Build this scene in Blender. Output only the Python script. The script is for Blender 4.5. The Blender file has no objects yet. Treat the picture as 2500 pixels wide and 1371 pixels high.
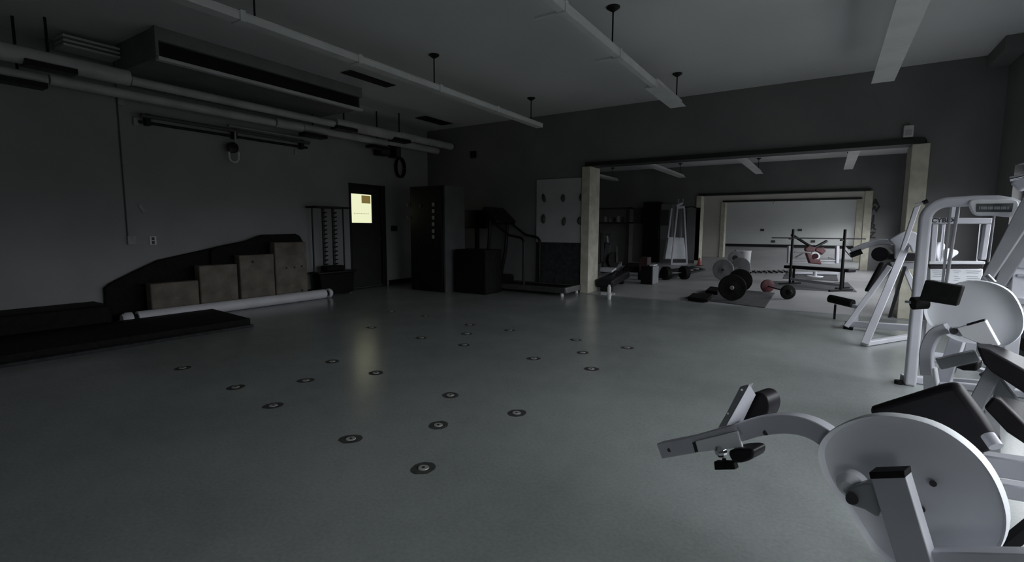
import bpy, bmesh, math, random
from mathutils import Vector, Matrix
random.seed(7)
S = bpy.context.scene
COL = S.collection
V = Vector

# ------------------------------------------------------------------ camera
FPX, PITCH, ROLL, YAW, EYE = 1198.06, 0.1075, -0.0042, -0.56818, 1.28
_cy, _sy, _cp, _sp = math.cos(YAW), math.sin(YAW), math.cos(PITCH), math.sin(PITCH)
FWD = V((_sy*_cp, _cy*_cp, -_sp))
_r0 = V((_cy, -_sy, 0)); _d0 = FWD.cross(_r0)
RGT = math.cos(ROLL)*_r0 + math.sin(ROLL)*_d0
DWN = -math.sin(ROLL)*_r0 + math.cos(ROLL)*_d0
CAM = V((0, 0, EYE))
cam = bpy.data.objects.new('camera', bpy.data.cameras.new('camera'))
COL.objects.link(cam)
cam.data.sensor_width = 36.0
cam.data.lens = 36.0*FPX/2500.0
cam.data.clip_start = 0.05; cam.data.clip_end = 200
m = Matrix.Identity(4)
for i, a in enumerate((RGT, -DWN, -FWD)):
    for j in range(3): m[j][i] = a[j]
m.translation = CAM
cam.matrix_world = m
S.camera = cam

# ------------------------------------------------------------------ world, light, exposure
S.view_settings.view_transform = 'Standard'
S.view_settings.look = 'None'
S.view_settings.gamma = 1.0
S.view_settings.use_curve_mapping = False
S.view_settings.exposure = 0.0
w = bpy.data.worlds.new('overcast_sky'); S.world = w; w.use_nodes = True
bg = w.node_tree.nodes['Background']
_nt = w.node_tree                                                    # bright overcast above the horizon, dark ground below it
_tc = _nt.nodes.new('ShaderNodeTexCoord'); _sx = _nt.nodes.new('ShaderNodeSeparateXYZ'); _rp = _nt.nodes.new('ShaderNodeValToRGB')
_nt.links.new(_tc.outputs['Generated'], _sx.inputs[0]); _nt.links.new(_sx.outputs['Z'], _rp.inputs['Fac']); _nt.links.new(_rp.outputs['Color'], bg.inputs[0])
_rp.color_ramp.elements[0].position = 0.0; _rp.color_ramp.elements[0].color = (0.060, 0.062, 0.060, 1)
_rp.color_ramp.elements[1].position = 0.03; _rp.color_ramp.elements[1].color = (0.22, 0.23, 0.245, 1)
_e = _rp.color_ramp.elements.new(0.45); _e.color = (0.93, 0.965, 1.0, 1)
bg.inputs[1].default_value = 8.8
WINDOWS = [(0.7, 4.4), (4.7, 8.3)]      # room one, spans along the right wall
WINDOWS2 = [(10.2, 13.6), (14.6, 18.3), (19.8, 23.2)]
BWIN = (0.2, 1.6)                                                    # window in the wall behind the camera, its span in x
WINDOWS3 = [(25.5, 29.5), (30.5, 34.5), (35.3, 38.6)]
WZ0, WZ1 = 0.80, 2.05
RX = 1.85
for (a, b) in WINDOWS + WINDOWS2 + WINDOWS3:                        # light portals in the window openings
    L = bpy.data.lights.new('window_portal', 'AREA'); L.shape = 'RECTANGLE'
    L.size = WZ1-WZ0; L.size_y = b-a; L.cycles.is_portal = True
    o = bpy.data.objects.new('window_portal', L); COL.objects.link(o)
    o.location = (RX+0.24, (a+b)/2, (WZ0+WZ1)/2); o.rotation_euler = (0, math.pi/2, 0)

L = bpy.data.lights.new('window_portal', 'AREA'); L.shape = 'RECTANGLE'; L.size = BWIN[1]-BWIN[0]; L.size_y = WZ1-WZ0; L.cycles.is_portal = True
o = bpy.data.objects.new('window_portal', L); COL.objects.link(o); o.location = ((BWIN[0]+BWIN[1])/2, -4.0-0.19, (WZ0+WZ1)/2); o.rotation_euler = (math.pi/2, 0, 0)

# ------------------------------------------------------------------ points on the photo, put where they stand
def ray(px, py): return RGT*((px-1250)/FPX) + DWN*((py-685.5)/FPX) + FWD
def on(px, py, ax, val):
    d = ray(px, py); return CAM + d*((val-CAM[ax])/d[ax])
def fl(px, py, z=0.0): return on(px, py, 2, z)
def PX(px, py, x): return on(px, py, 0, x)
def PY(px, py, y): return on(px, py, 1, y)
def P(px, py, w): return CAM + ray(px, py)*w

# ------------------------------------------------------------------ materials
MATS = {}
def mat(name, col, rough=0.5, metal=0.0, var=0.0, scale=8.0, bump=0.0, emit=None, es=0.0, col2=None, detail=4.0, spec=0.5):
    m = bpy.data.materials.new(name); m.use_nodes = True
    nt = m.node_tree; b = nt.nodes['Principled BSDF']
    b.inputs['Base Color'].default_value = (*col, 1)
    b.inputs['Roughness'].default_value = rough
    b.inputs['Metallic'].default_value = metal
    b.inputs['Specular IOR Level'].default_value = spec
    tc = nt.nodes.new('ShaderNodeTexCoord')
    if var > 0 or col2:
        n = nt.nodes.new('ShaderNodeTexNoise'); n.inputs['Scale'].default_value = scale; n.inputs['Detail'].default_value = detail
        nt.links.new(tc.outputs['Object'], n.inputs['Vector'])
        r = nt.nodes.new('ShaderNodeValToRGB')
        c2 = col2 if col2 else tuple(min(1, c*(1+var)) for c in col)
        c1 = col if col2 else tuple(c*(1-var) for c in col)
        r.color_ramp.elements[0].position = 0.35; r.color_ramp.elements[1].position = 0.65
        r.color_ramp.elements[0].color = (*c1, 1); r.color_ramp.elements[1].color = (*c2, 1)
        nt.links.new(n.outputs['Fac'], r.inputs['Fac']); nt.links.new(r.outputs['Color'], b.inputs['Base Color'])
        if bump > 0:
            bp = nt.nodes.new('ShaderNodeBump'); bp.inputs['Strength'].default_value = bump; bp.inputs['Distance'].default_value = 0.01
            nt.links.new(n.outputs['Fac'], bp.inputs['Height']); nt.links.new(bp.outputs['Normal'], b.inputs['Normal'])
    if emit:
        b.inputs['Emission Color'].default_value = (*emit, 1); b.inputs['Emission Strength'].default_value = es
    MATS[name] = m; return m

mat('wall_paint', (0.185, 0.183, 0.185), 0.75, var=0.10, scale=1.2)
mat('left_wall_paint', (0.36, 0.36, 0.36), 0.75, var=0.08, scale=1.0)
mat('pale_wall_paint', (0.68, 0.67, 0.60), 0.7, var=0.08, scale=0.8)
mat('ceiling_paint', (0.72, 0.73, 0.73), 0.85, var=0.04, scale=0.6)
mat('beige_post', (0.60, 0.58, 0.48), 0.6, var=0.12, scale=6)
mat('dark_track', (0.012, 0.012, 0.012), 0.5, var=0.2, scale=5)
mat('black_trim', (0.012, 0.012, 0.013), 0.6, var=0.2, scale=5)
mat('white_metal', (0.58, 0.585, 0.64), 0.38, var=0.04, scale=5)
mat('pale_plastic', (0.80, 0.82, 0.86), 0.45, var=0.05, scale=3)
mat('mid_metal', (0.44, 0.45, 0.49), 0.45, var=0.05, scale=5)
mat('grey_metal', (0.30, 0.31, 0.33), 0.40, var=0.08, scale=5)
mat('chrome', (0.75, 0.76, 0.80), 0.18, 1.0, var=0.05)
mat('steel', (0.28, 0.28, 0.29), 0.35, 0.9, var=0.1)
mat('black_vinyl', (0.014, 0.013, 0.016), 0.42, var=0.15, scale=12, bump=0.05, spec=0.22)
mat('black_rubber', (0.010, 0.010, 0.010), 0.65, var=0.3, scale=20, spec=0.15)
mat('black_metal', (0.009, 0.009, 0.010), 0.40, var=0.2, scale=9, spec=0.3)
mat('mat_rubber', (0.040, 0.041, 0.044), 0.75, var=0.25, scale=14, bump=0.1, spec=0.2)
mat('mat_rubber_grey', (0.115, 0.118, 0.125), 0.7, var=0.15, scale=14, bump=0.1, spec=0.25)
mat('plywood', (0.19, 0.165, 0.135), 0.7, var=0.28, scale=5, bump=0.05)
mat('tube_white', (0.78, 0.78, 0.83), 0.5, var=0.05, scale=4)
mat('fixture_white', (0.72, 0.73, 0.72), 0.5, var=0.06, scale=3)
mat('pipe_grey', (0.55, 0.55, 0.55), 0.5, var=0.12, scale=3)
mat('duct_grey', (0.20, 0.20, 0.20), 0.7, var=0.1, scale=3)
mat('duct_lip', (0.60, 0.60, 0.60), 0.5, var=0.1, scale=3)
mat('grey_plate', (0.25, 0.255, 0.265), 0.55, var=0.10, scale=10)
mat('maroon', (0.115, 0.030, 0.038), 0.5, var=0.2, scale=8)
mat('dull_maroon', (0.06, 0.026, 0.028), 0.6, var=0.2, scale=8)
mat('door_paint', (0.028, 0.028, 0.030), 0.55, var=0.15, scale=2)
mat('outlet_white', (0.82, 0.82, 0.82), 0.5, var=0.03)
mat('label_grey', (0.42, 0.42, 0.42), 0.6, var=0.1)
mat('ink', (0.02, 0.02, 0.022), 0.6, var=0.1)
mat('display_green', (0.05, 0.062, 0.062), 0.22, var=0.15, scale=12)
mat('board_panel', (0.46, 0.46, 0.465), 0.6, var=0.05, scale=2)
mat('hold_dark', (0.055, 0.055, 0.055), 0.6, var=0.2, scale=9)
mat('mid_dark', (0.10, 0.10, 0.10), 0.6, var=0.1, scale=4)
mat('grime', (0.055, 0.056, 0.056), 0.6, var=0.3, scale=20)
mat('anchor_steel', (0.45, 0.45, 0.44), 0.5, 0.3, var=0.2, scale=30)
mat('pink_cone', (0.55, 0.12, 0.10), 0.5, var=0.1)
mat('paper_brown', (0.20, 0.15, 0.06), 0.7, emit=(0.22, 0.16, 0.05), es=0.8)
mat('lit_glass', (0.5, 0.5, 0.4), 0.3, emit=(0.70, 0.72, 0.47), es=1.2)
mat('lit_mark', (0.3, 0.3, 0.2), 0.3, emit=(0.40, 0.42, 0.25), es=1.0)
mat('wood_dark', (0.035, 0.028, 0.024), 0.6, var=0.2, scale=6)
mat('board_white', (0.80, 0.82, 0.80), 0.6, var=0.03, scale=1)

def floor_mat(name, c1, c2, rough, blotch):
    m = bpy.data.materials.new(name); m.use_nodes = True; nt = m.node_tree; b = nt.nodes['Principled BSDF']
    tc = nt.nodes.new('ShaderNodeTexCoord')
    n1 = nt.nodes.new('ShaderNodeTexNoise'); n1.inputs['Scale'].default_value = 1.1; n1.inputs['Detail'].default_value = 6; n1.inputs['Roughness'].default_value = 0.6
    n2 = nt.nodes.new('ShaderNodeTexNoise'); n2.inputs['Scale'].default_value = 55; n2.inputs['Detail'].default_value = 3
    n3 = nt.nodes.new('ShaderNodeTexNoise'); n3.inputs['Scale'].default_value = 9; n3.inputs['Detail'].default_value = 5
    for n in (n1, n2, n3): nt.links.new(tc.outputs['Object'], n.inputs['Vector'])
    def mth(op, a, bb):
        q = nt.nodes.new('ShaderNodeMath'); q.operation = op
        for i, x in enumerate((a, bb)):
            if isinstance(x, (int, float)): q.inputs[i].default_value = x
            else: nt.links.new(x, q.inputs[i])
        return q.outputs[0]
    s = mth('ADD', mth('MULTIPLY', n1.outputs['Fac'], blotch), mth('ADD', mth('MULTIPLY', n2.outputs['Fac'], 0.7), mth('MULTIPLY', n3.outputs['Fac'], 0.25)))
    s = mth('MULTIPLY', s, 1.0/(blotch+0.95))
    r = nt.nodes.new('ShaderNodeValToRGB'); r.color_ramp.elements[0].position = 0.36; r.color_ramp.elements[1].position = 0.62
    r.color_ramp.elements[0].color = (*c1, 1); r.color_ramp.elements[1].color = (*c2, 1)
    nt.links.new(s, r.inputs['Fac']); nt.links.new(r.outputs['Color'], b.inputs['Base Color'])
    rr = mth('ADD', mth('MULTIPLY', n1.outputs['Fac'], 0.06), rough-0.03)
    nt.links.new(rr, b.inputs['Roughness'])
    bp = nt.nodes.new('ShaderNodeBump'); bp.inputs['Strength'].default_value = 0.02; bp.inputs['Distance'].default_value = 0.004
    nt.links.new(n2.outputs['Fac'], bp.inputs['Height']); nt.links.new(bp.outputs['Normal'], b.inputs['Normal'])
    MATS[name] = m
floor_mat('floor_tile', (0.255, 0.275, 0.272), (0.345, 0.370, 0.366), 0.23, 1.0)
floor_mat('floor_concrete', (0.40, 0.40, 0.41), (0.52, 0.52, 0.53), 0.42, 1.6)

# ------------------------------------------------------------------ mesh building
class MB:
    def __init__(self): self.v = []; self.f = []; self.smooth = []
    def add(self, vs, fs, sm=False):
        n = len(self.v); self.v += [tuple(x) for x in vs]; self.f += [tuple(i+n for i in f) for f in fs]; self.smooth += [sm]*len(fs)
        return self
    def box(self, a, b):
        x0, y0, z0 = (min(a[i], b[i]) for i in range(3)); x1, y1, z1 = (max(a[i], b[i]) for i in range(3))
        vs = [(x0,y0,z0),(x1,y0,z0),(x1,y1,z0),(x0,y1,z0),(x0,y0,z1),(x1,y0,z1),(x1,y1,z1),(x0,y1,z1)]
        return self.add(vs, [(0,3,2,1),(4,5,6,7),(0,1,5,4),(1,2,6,5),(2,3,7,6),(3,0,4,7)])
    def cbox(self, c, sz, rz=0.0):
        c = V(c); h = V(sz)/2; R = Matrix.Rotation(rz, 3, 'Z'); vs = []
        for z in (-1, 1):
            for x, y in ((-1,-1),(1,-1),(1,1),(-1,1)): vs.append(c + R@V((x*h.x, y*h.y, z*h.z)))
        return self.add(vs, [(0,3,2,1),(4,5,6,7),(0,1,5,4),(1,2,6,5),(2,3,7,6),(3,0,4,7)])
    def bar(self, a, b, wd, th, side=None):
        """rectangular tube from a to b; wd measured along 'side', th across it"""
        a = V(a); b = V(b); d = (b-a).normalized()
        s = V(side) if side is not None else (V((0,0,1)) if abs(d.z) < 0.9 else V((1,0,0)))
        s = (s - d*s.dot(d)).normalized(); t = d.cross(s)
        vs = []
        for p in (a, b):
            for i, j in ((-1,-1),(1,-1),(1,1),(-1,1)): vs.append(p + s*(i*wd/2) + t*(j*th/2))
        return self.add(vs, [(0,3,2,1),(4,5,6,7),(0,1,5,4),(1,2,6,5),(2,3,7,6),(3,0,4,7)])
    def sweep(self, pts, wd, th, side, n=0):
        """rectangular section swept along points"""
        pts = [V(p) for p in pts]; side = V(side); rows = []
        for i, p in enumerate(pts):
            d = (pts[min(i+1, len(pts)-1)] - pts[max(i-1, 0)]).normalized()
            s = (side - d*side.dot(d)).normalized(); t = d.cross(s)
            rows.append([p + s*(a*wd/2) + t*(b*th/2) for a, b in ((-1,-1),(1,-1),(1,1),(-1,1))])
        vs = [q for r in rows for q in r]; fs = []
        for i in range(len(rows)-1):
            for k in range(4): fs.append((i*4+k, i*4+(k+1) % 4, i*4+4+(k+1) % 4, i*4+4+k))
        fs.append((3,2,1,0)); e = (len(rows)-1)*4; fs.append((e, e+1, e+2, e+3))
        return self.add(vs, fs)
    def tube(self, pts, r, n=12):
        pts = [V(p) for p in pts]; rows = []; prev = None
        for i, p in enumerate(pts):
            d = (pts[min(i+1, len(pts)-1)] - pts[max(i-1, 0)]).normalized()
            s = prev if prev is not None else (V((0,0,1)) if abs(d.z) < 0.9 else V((1,0,0)))
            s = (s - d*s.dot(d)).normalized(); prev = s; t = d.cross(s)
            rr = r[i] if isinstance(r, (list, tuple)) else r
            rows.append([p + s*math.cos(2*math.pi*k/n)*rr + t*math.sin(2*math.pi*k/n)*rr for k in range(n)])
        vs = [q for r_ in rows for q in r_]; fs = []
        for i in range(len(rows)-1):
            for k in range(n): fs.append((i*n+k, i*n+(k+1) % n, i*n+n+(k+1) % n, i*n+n+k))
        self.add(vs, fs, True); m_ = len(self.v)-len(vs)
        self.f.append(tuple(m_+k for k in range(n-1, -1, -1))); self.smooth.append(False)
        self.f.append(tuple(m_+(len(rows)-1)*n+k for k in range(n))); self.smooth.append(False)
        return self
    def cyl(self, a, b, r, n=20): return self.tube([a, b], r, n)
    def prism(self, pts, off):
        """polygon (3-D points) extruded by off"""
        pts = [V(p) for p in pts]; off = V(off); n = len(pts)
        vs = pts + [p+off for p in pts]
        fs = [tuple(range(n)), tuple(range(2*n-1, n-1, -1))] + [(i, i+n, (i+1) % n+n, (i+1) % n) for i in range(n)]
        return self.add(vs, fs)
    def disc(self, c, ax, prof, n=40):
        """lathe: prof = [(distance along axis, radius)...]"""
        c = V(c); ax = V(ax).normalized(); s = V((0,0,1)) if abs(ax.z) < 0.9 else V((1,0,0))
        s = (s-ax*s.dot(ax)).normalized(); t = ax.cross(s); vs = []; fs = []
        for h, r in prof:
            for k in range(n):
                an = 2*math.pi*k/n; vs.append(c + ax*h + s*math.cos(an)*r + t*math.sin(an)*r)
        for i in range(len(prof)-1):
            for k in range(n): fs.append((i*n+k, i*n+(k+1) % n, i*n+n+(k+1) % n, i*n+n+k))
        fs.append(tuple(range(n-1, -1, -1))); fs.append(tuple((len(prof)-1)*n+k for k in range(n)))
        return self.add(vs, fs, True)
    def build(self, name, mt, parent=None, bevel=0.0, seg=2, sub=0, label=None):
        me = bpy.data.meshes.new(name)
        vs = self.v
        if parent is not None:
            inv = world_of(parent).inverted(); vs = [tuple(inv @ V(p)) for p in vs]
        me.from_pydata(vs, [], self.f); me.update()
        bm = bmesh.new(); bm.from_mesh(me); bmesh.ops.recalc_face_normals(bm, faces=bm.faces[:]); bm.to_mesh(me); bm.free()
        for p, s in zip(me.polygons, self.smooth): p.use_smooth = s
        me.materials.append(MATS[mt])
        o = bpy.data.objects.new(name, me); COL.objects.link(o)
        if parent is not None: o.parent = parent
        if any(self.smooth) or bevel:
            try: me.set_sharp_from_angle(angle=math.radians(35))
            except Exception: pass
        if bevel:
            md = o.modifiers.new('bevel', 'BEVEL'); md.width = bevel; md.segments = seg; md.limit_method = 'ANGLE'; md.angle_limit = math.radians(40)
        if sub:
            md = o.modifiers.new('subdivision', 'SUBSURF'); md.levels = sub; md.render_levels = sub
            for p in me.polygons: p.use_smooth = True
        if label: o['label'] = label
        return o
def world_of(o):
    m_ = Matrix.Translation(o.location) @ o.rotation_euler.to_matrix().to_4x4()
    return world_of(o.parent) @ m_ if o.parent else m_
def tag(o, label, cat, group=None, kind=None):
    o['label'] = label; o['category'] = cat
    if group: o['group'] = group
    if kind: o['kind'] = kind
    return o
def thing(name, label, cat, loc=(0,0,0), rz=0.0, group=None):
    o = bpy.data.objects.new(name, None); COL.objects.link(o); o.empty_display_size = 0.1
    o.location = loc; o.rotation_euler = (0, 0, rz); return tag(o, label, cat, group)
def struct(name, mb, mt, parent=None, bevel=0.0):
    o = mb.build(name, mt, parent, bevel)
    if parent is None: o['kind'] = 'structure'
    return o
def copy_tree(o, parent=None):
    c = o.copy(); COL.objects.link(c); c.parent = parent
    for ch in list(o.children): copy_tree(ch, c)
    return c
def text_part(s, size, mt, parent, loc, rot, name='lettering', ext=0.001):
    cu = bpy.data.curves.new(name, 'FONT'); cu.body = s; cu.size = size; cu.extrude = ext; cu.offset = size*0.03; cu.align_x = 'CENTER'; cu.align_y = 'CENTER'
    tmp = bpy.data.objects.new(name, cu); COL.objects.link(tmp)
    bpy.context.view_layer.update()
    me = bpy.data.meshes.new_from_object(tmp); bpy.data.objects.remove(tmp)
    M4 = Matrix.Translation(V(loc)) @ rot.to_4x4()
    if parent is not None: M4 = world_of(parent).inverted() @ M4
    me.transform(M4); me.materials.clear(); me.materials.append(MATS[mt])
    o = bpy.data.objects.new(name, me); COL.objects.link(o)
    if parent is not None: o.parent = parent
    return o
def arc(c, r, a0, a1, n, u, v):
    c = V(c); u = V(u); v = V(v)
    return [c + u*math.cos(math.radians(a0+(a1-a0)*i/n))*r + v*math.sin(math.radians(a0+(a1-a0)*i/n))*r for i in range(n+1)]

# ------------------------------------------------------------------ the setting
LX, W1, W2, W3, W4, CZ = -8.16, 9.0, 19.0, 24.0, 39.5, 3.55
OX0, OX1, TZ = -3.93, 0.93, 2.47          # folding-partition openings
BACK = -4.0; T = 0.2
struct('floor', MB().box((LX-T, BACK-T, -0.1), (RX+0.3, 8.86, 0)), 'floor_tile')
struct('floor', MB().box((LX-T, 8.86, -0.1), (RX+0.3, W4+T, 0)), 'floor_concrete')
struct('ceiling', MB().box((LX-T, BACK-T, CZ), (RX+0.3, W4+T, CZ+0.15)), 'ceiling_paint')
# left wall with the door opening
DY0, DY1, DZ1 = 6.66, 7.62, 2.17
mb = MB(); mb.box((LX-T, BACK, 0), (LX, DY0, CZ)); mb.box((LX-T, DY1, 0), (LX, W4, CZ)); mb.box((LX-T, DY0, DZ1), (LX, DY1, CZ))
struct('wall_left', mb, 'left_wall_paint')
# right wall with ribbon windows
mb = MB(); y = BACK
mb.box((RX, BACK, 0), (RX+0.25, W4, WZ0)); mb.box((RX, BACK, WZ1), (RX+0.25, W4, CZ))
for a, b in WINDOWS + WINDOWS2 + WINDOWS3:
    mb.box((RX, y, WZ0), (RX+0.25, a, WZ1)); y = b
mb.box((RX, y, WZ0), (RX+0.25, W4, WZ1))
struct('wall_right', mb, 'wall_paint')
mb = MB(); mb.box((LX-T, BACK-T, 0), (BWIN[0], BACK, CZ)); mb.box((BWIN[1], BACK-T, 0), (RX+0.25, BACK, CZ))
mb.box((BWIN[0], BACK-T, 0), (BWIN[1], BACK, WZ0)); mb.box((BWIN[0], BACK-T, WZ1), (BWIN[1], BACK, CZ))
struct('wall_back', mb, 'wall_paint')
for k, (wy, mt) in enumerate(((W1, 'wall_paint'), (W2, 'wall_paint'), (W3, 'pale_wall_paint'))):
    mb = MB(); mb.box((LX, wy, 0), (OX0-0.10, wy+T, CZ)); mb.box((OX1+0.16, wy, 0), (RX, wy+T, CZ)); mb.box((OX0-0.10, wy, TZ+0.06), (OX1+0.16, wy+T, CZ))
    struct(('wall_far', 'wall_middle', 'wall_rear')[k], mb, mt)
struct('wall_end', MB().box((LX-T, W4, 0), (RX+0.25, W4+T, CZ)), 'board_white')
# window frames
n = 0
for a, b in WINDOWS + WINDOWS2 + WINDOWS3:
    n += 1; mb = MB(); x0, x1 = RX+0.10, RX+0.15
    mb.box((x0, a, WZ0), (x1, b, WZ0+0.05)); mb.box((x0, a, WZ1-0.05), (x1, b, WZ1))
    k = max(2, round((b-a)/1.2))
    for i in range(k+1):
        yy = a + (b-a-0.05)*i/k; mb.box((x0, yy, WZ0+0.05), (x1, yy+0.05, WZ1-0.05))
    o = struct('window_%d' % n, mb, 'steel')
    MB().box((RX-0.06, a-0.04, WZ0-0.03), (RX+0.25, b+0.04, WZ0-0.002)).build('window_sill', 'pale_plastic', o, 0.004)
n += 1; mb = MB()
for i in range(3):
    xx = BWIN[0]+(BWIN[1]-BWIN[0]-0.05)*i/2; mb.box((xx, BACK-0.12, WZ0), (xx+0.05, BACK-0.07, WZ1))
for zz in (WZ0, WZ1-0.05): mb.box((BWIN[0]+0.05, BACK-0.12, zz), (BWIN[1]-0.05, BACK-0.07, zz+0.05))
struct('window_%d' % n, mb, 'steel')
# posts, tracks and jambs of the openings
tn = 0
for k, wy in enumerate((W1, W2, W3)):
    for (x0, x1) in ((OX0-0.17, OX0+0.0), (OX1, OX1+0.2)):
        tn += 1; struct('trim_%d' % tn, MB().box((x0, wy-0.06, 0), (x1, wy+T+0.24, TZ)), 'beige_post', bevel=0.006)
    tn += 1; struct('trim_%d' % tn, MB().box((OX0-0.1, wy-0.08, TZ), (OX1+0.14, wy+T+0.06, TZ+0.075)), 'dark_track', bevel=0.003)
# baseboards
struct('baseboard_left', MB().box((LX, BACK, 0), (LX+0.015, DY0-0.06, 0.115)).box((LX, DY1+0.06, 0), (LX+0.015, W1, 0.115)), 'black_trim')
struct('baseboard_far', MB().box((LX+0.02, W1-0.015, 0), (OX0-0.18, W1, 0.115)), 'black_trim')
struct('baseboard_end', MB().box((LX, W4-0.02, 0), (RX, W4, 0.2)), 'black_trim')
struct('baseboard_right', MB().box((RX-0.015, BACK, 0), (RX, W1, 0.115)), 'black_trim')
# threshold strip between the two floors
tn += 1; struct('trim_%d' % tn, MB().box((OX0+0.02, 8.80, 0.0), (RX-0.02, 8.86, 0.006)), 'grey_metal')
# beam where the window wall meets the ceiling
tn += 1; struct('trim_%d' % tn, MB().box((RX-0.22, 8.2, CZ-0.16), (RX, W1-0.01, CZ-0.001)), 'wall_paint')

# door in the left wall
dr = MB(); 
dr.box((LX-0.07, DY0+0.05, 0.045), (LX-0.03, DY1-0.12, 1.375)); dr.box((LX-0.07, DY0+0.05, 1.965), (LX-0.03, DY1-0.12, 2.13))
dr.box((LX-0.07, DY0+0.05, 1.375), (LX-0.03, DY0+0.075, 1.965)); dr.box((LX-0.07, 7.28, 1.375), (LX-0.03, DY1-0.12, 1.965))
door = struct('door_1', dr, 'door_paint')
MB().box((LX-0.055, DY0+0.075, 1.375), (LX-0.048, 7.28, 1.965)).build('glass', 'lit_glass', door, label='lit pane glowing pale yellow')
MB().box((LX-0.046, 7.02, 1.78), (LX-0.043, 7.255, 1.94)).build('notice', 'paper_brown', door, label='brown paper square on the pane')
mb = MB()
for i in range(9): mb.box((LX-0.046, 6.81+0.045*i, 1.555+0.006*(i % 2)), (LX-0.044, 6.84+0.045*i, 1.575))
mb.build('lettering', 'lit_mark', door)
MB().box((LX-0.05, DY0+0.06, 0.02), (LX+0.01, DY1-0.1, 0.043)).build('sill', 'steel', door)
hb = MB(); hb.cyl((LX-0.03, 7.44, 1.02), (LX+0.03, 7.44, 1.02), 0.022); hb.cyl((LX+0.03, 7.44, 1.02), (LX+0.03, 7.35, 1.02), 0.010); hb.build('door_handle', 'steel', door)
mb = MB(); mb.box((LX-0.1, DY0, 0), (LX+0.02, DY0+0.045, DZ1)); mb.box((LX-0.1, DY1-0.11, 0), (LX+0.02, DY1, DZ1)); mb.box((LX-0.1, DY0+0.045, 2.135), (LX+0.02, DY1-0.11, DZ1))
mb.build('door_frame', 'black_trim', door, 0.004)
MB().box((LX-0.14, DY0, 0), (LX-0.11, DY1, DZ1)).build('backing_panel', 'black_trim', door)

# ------------------------------------------------------------------ ceiling strip lights
def strip_light(x, ylist, z, wdt, label, pan_from=None, rods=(), straps=True, group=None, zc=CZ):
    t = thing('strip_light', label, 'ceiling light', (x, ylist[0], zc), 0, group)
    for a, b in zip(ylist[:-1], ylist[1:]):
        wide = wdt if (pan_from is None or a < pan_from) else 0.235
        mb = MB()
        if wide > 0.2:
            mb.add([(x-wide/2, a, z), (x+wide/2, a, z), (x+wide/2-0.05, a, z+0.055), (x-wide/2+0.05, a, z+0.055),
                    (x-wide/2, b, z), (x+wide/2, b, z), (x+wide/2-0.05, b, z+0.055), (x-wide/2+0.05, b, z+0.055)],
                   [(0,1,2,3),(7,6,5,4),(0,4,5,1),(1,5,6,2),(2,6,7,3),(3,7,4,0)])
            mb.box((x-0.055, a, z+0.055), (x+0.055, b, z+0.10))
        else:
            mb.box((x-wide/2, a, z), (x+wide/2, b-0.004, z+0.075))
            mb.box((x-wide/2-0.012, a+0.01, z+0.060), (x+wide/2+0.012, b-0.01, z+0.070))
        mb.build('housing', 'fixture_white', t, 0.004)
    if straps:
        for y_ in ylist[1:-1]:
            MB().box((x-wdt/2-0.012, y_-0.025, z-0.012), (x+wdt/2+0.012, y_+0.025, z+0.085)).build('joint_cover', 'fixture_white', t, 0.003)
    for y_ in rods:
        r = MB().cyl((x, y_, z+0.07), (x, y_, zc-0.02), 0.009, 8).build('hanger_rod', 'black_metal', t)
        MB().disc((x, y_, zc), (0, 0, -1), [(0.0, 0.07), (0.012, 0.07), (0.045, 0.022)], 20).build('canopy', 'black_metal', r)
    return t
strip_light(-4.52, [0.9, 2.55, 3.85, 5.2, 6.55, 8.0], 3.09, 0.13, 'long white strip light running from the left top corner, over the middle of the room', rods=(2.7, 5.14, 7.68))
t = strip_light(-2.00, [2.6, 3.9, 5.2, 6.5, 7.75], 3.09, 0.075, 'narrow white strip light with side brackets, between the long one and the wide one', pan_from=6.4, rods=(5.05, 7.63))
for y_ in (3.9, 5.2): MB().bar((-2.04, y_, 3.10), (-2.26, y_, 3.10), 0.02, 0.03).build('side_bracket', 'fixture_white', t)
t = strip_light(0.465, [2.3, 4.2, 6.35, 7.78], 3.09, 0.235, 'wide flat white strip light nearest the window wall', rods=(6.1, 3.0), straps=False)
for x, lb in ((-6.95, 'far room strip light at the left end, half behind the post'), (-4.47, 'far room strip light second from the left'),
              (-2.0, 'far room strip light third from the left, over the middle'), (0.42, 'far room strip light on the right, above the opening')):
    strip_light(x, [10.6, 12.6, 14.6, 16.6, 18.3], 3.09, 0.235, lb, straps=False, rods=(12.0, 17.9))

# ------------------------------------------------------------------ pipes along the left wall
def pipe(label, x, z, segs, clamps):
    t = thing('overhead_pipe', label, 'pipe', (x, segs[0][0], z))
    for a, b, r, dz in segs: MB().cyl((x, a, z+dz), (x, b-0.01, z+dz), r, 20).build('pipe_section', 'pipe_grey', t)
    for y_ in clamps:
        c = MB().box((x-0.09, y_-0.22, z-0.105), (x+0.105, y_+0.22, z-0.05)).build('bracket', 'black_metal', t, 0.004)
        MB().box((x-0.09, y_-0.22, z-0.05), (x+0.112, y_+0.22, z-0.044)).build('bracket_lip', 'steel', c)
        MB().cyl((x, y_, z-0.06), (x, y_, CZ), 0.014, 8).build('hanger_rod', 'black_metal', c)
    return t
pipe('thicker pale overhead pipe, upper of the two along the left wall', -7.36, 3.09, [(-1.5, 2.75, 0.092, 0), (2.76, 5.75, 0.055, -0.02), (5.76, 7.3, 0.088, 0), (7.31, 8.93, 0.075, 0.03)], (2.0, 5.95, 7.3))
pipe('thinner pale overhead pipe, lower of the two along the left wall', -7.62, 2.93, [(-1.5, 2.05, 0.062, 0), (2.06, 4.8, 0.060, 0.02), (4.81, 5.3, 0.072, 0.03), (5.31, 7.2, 0.062, 0.04), (7.21, 8.75, 0.070, 0.09)], (1.8, 5.5, 6.95))

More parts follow.
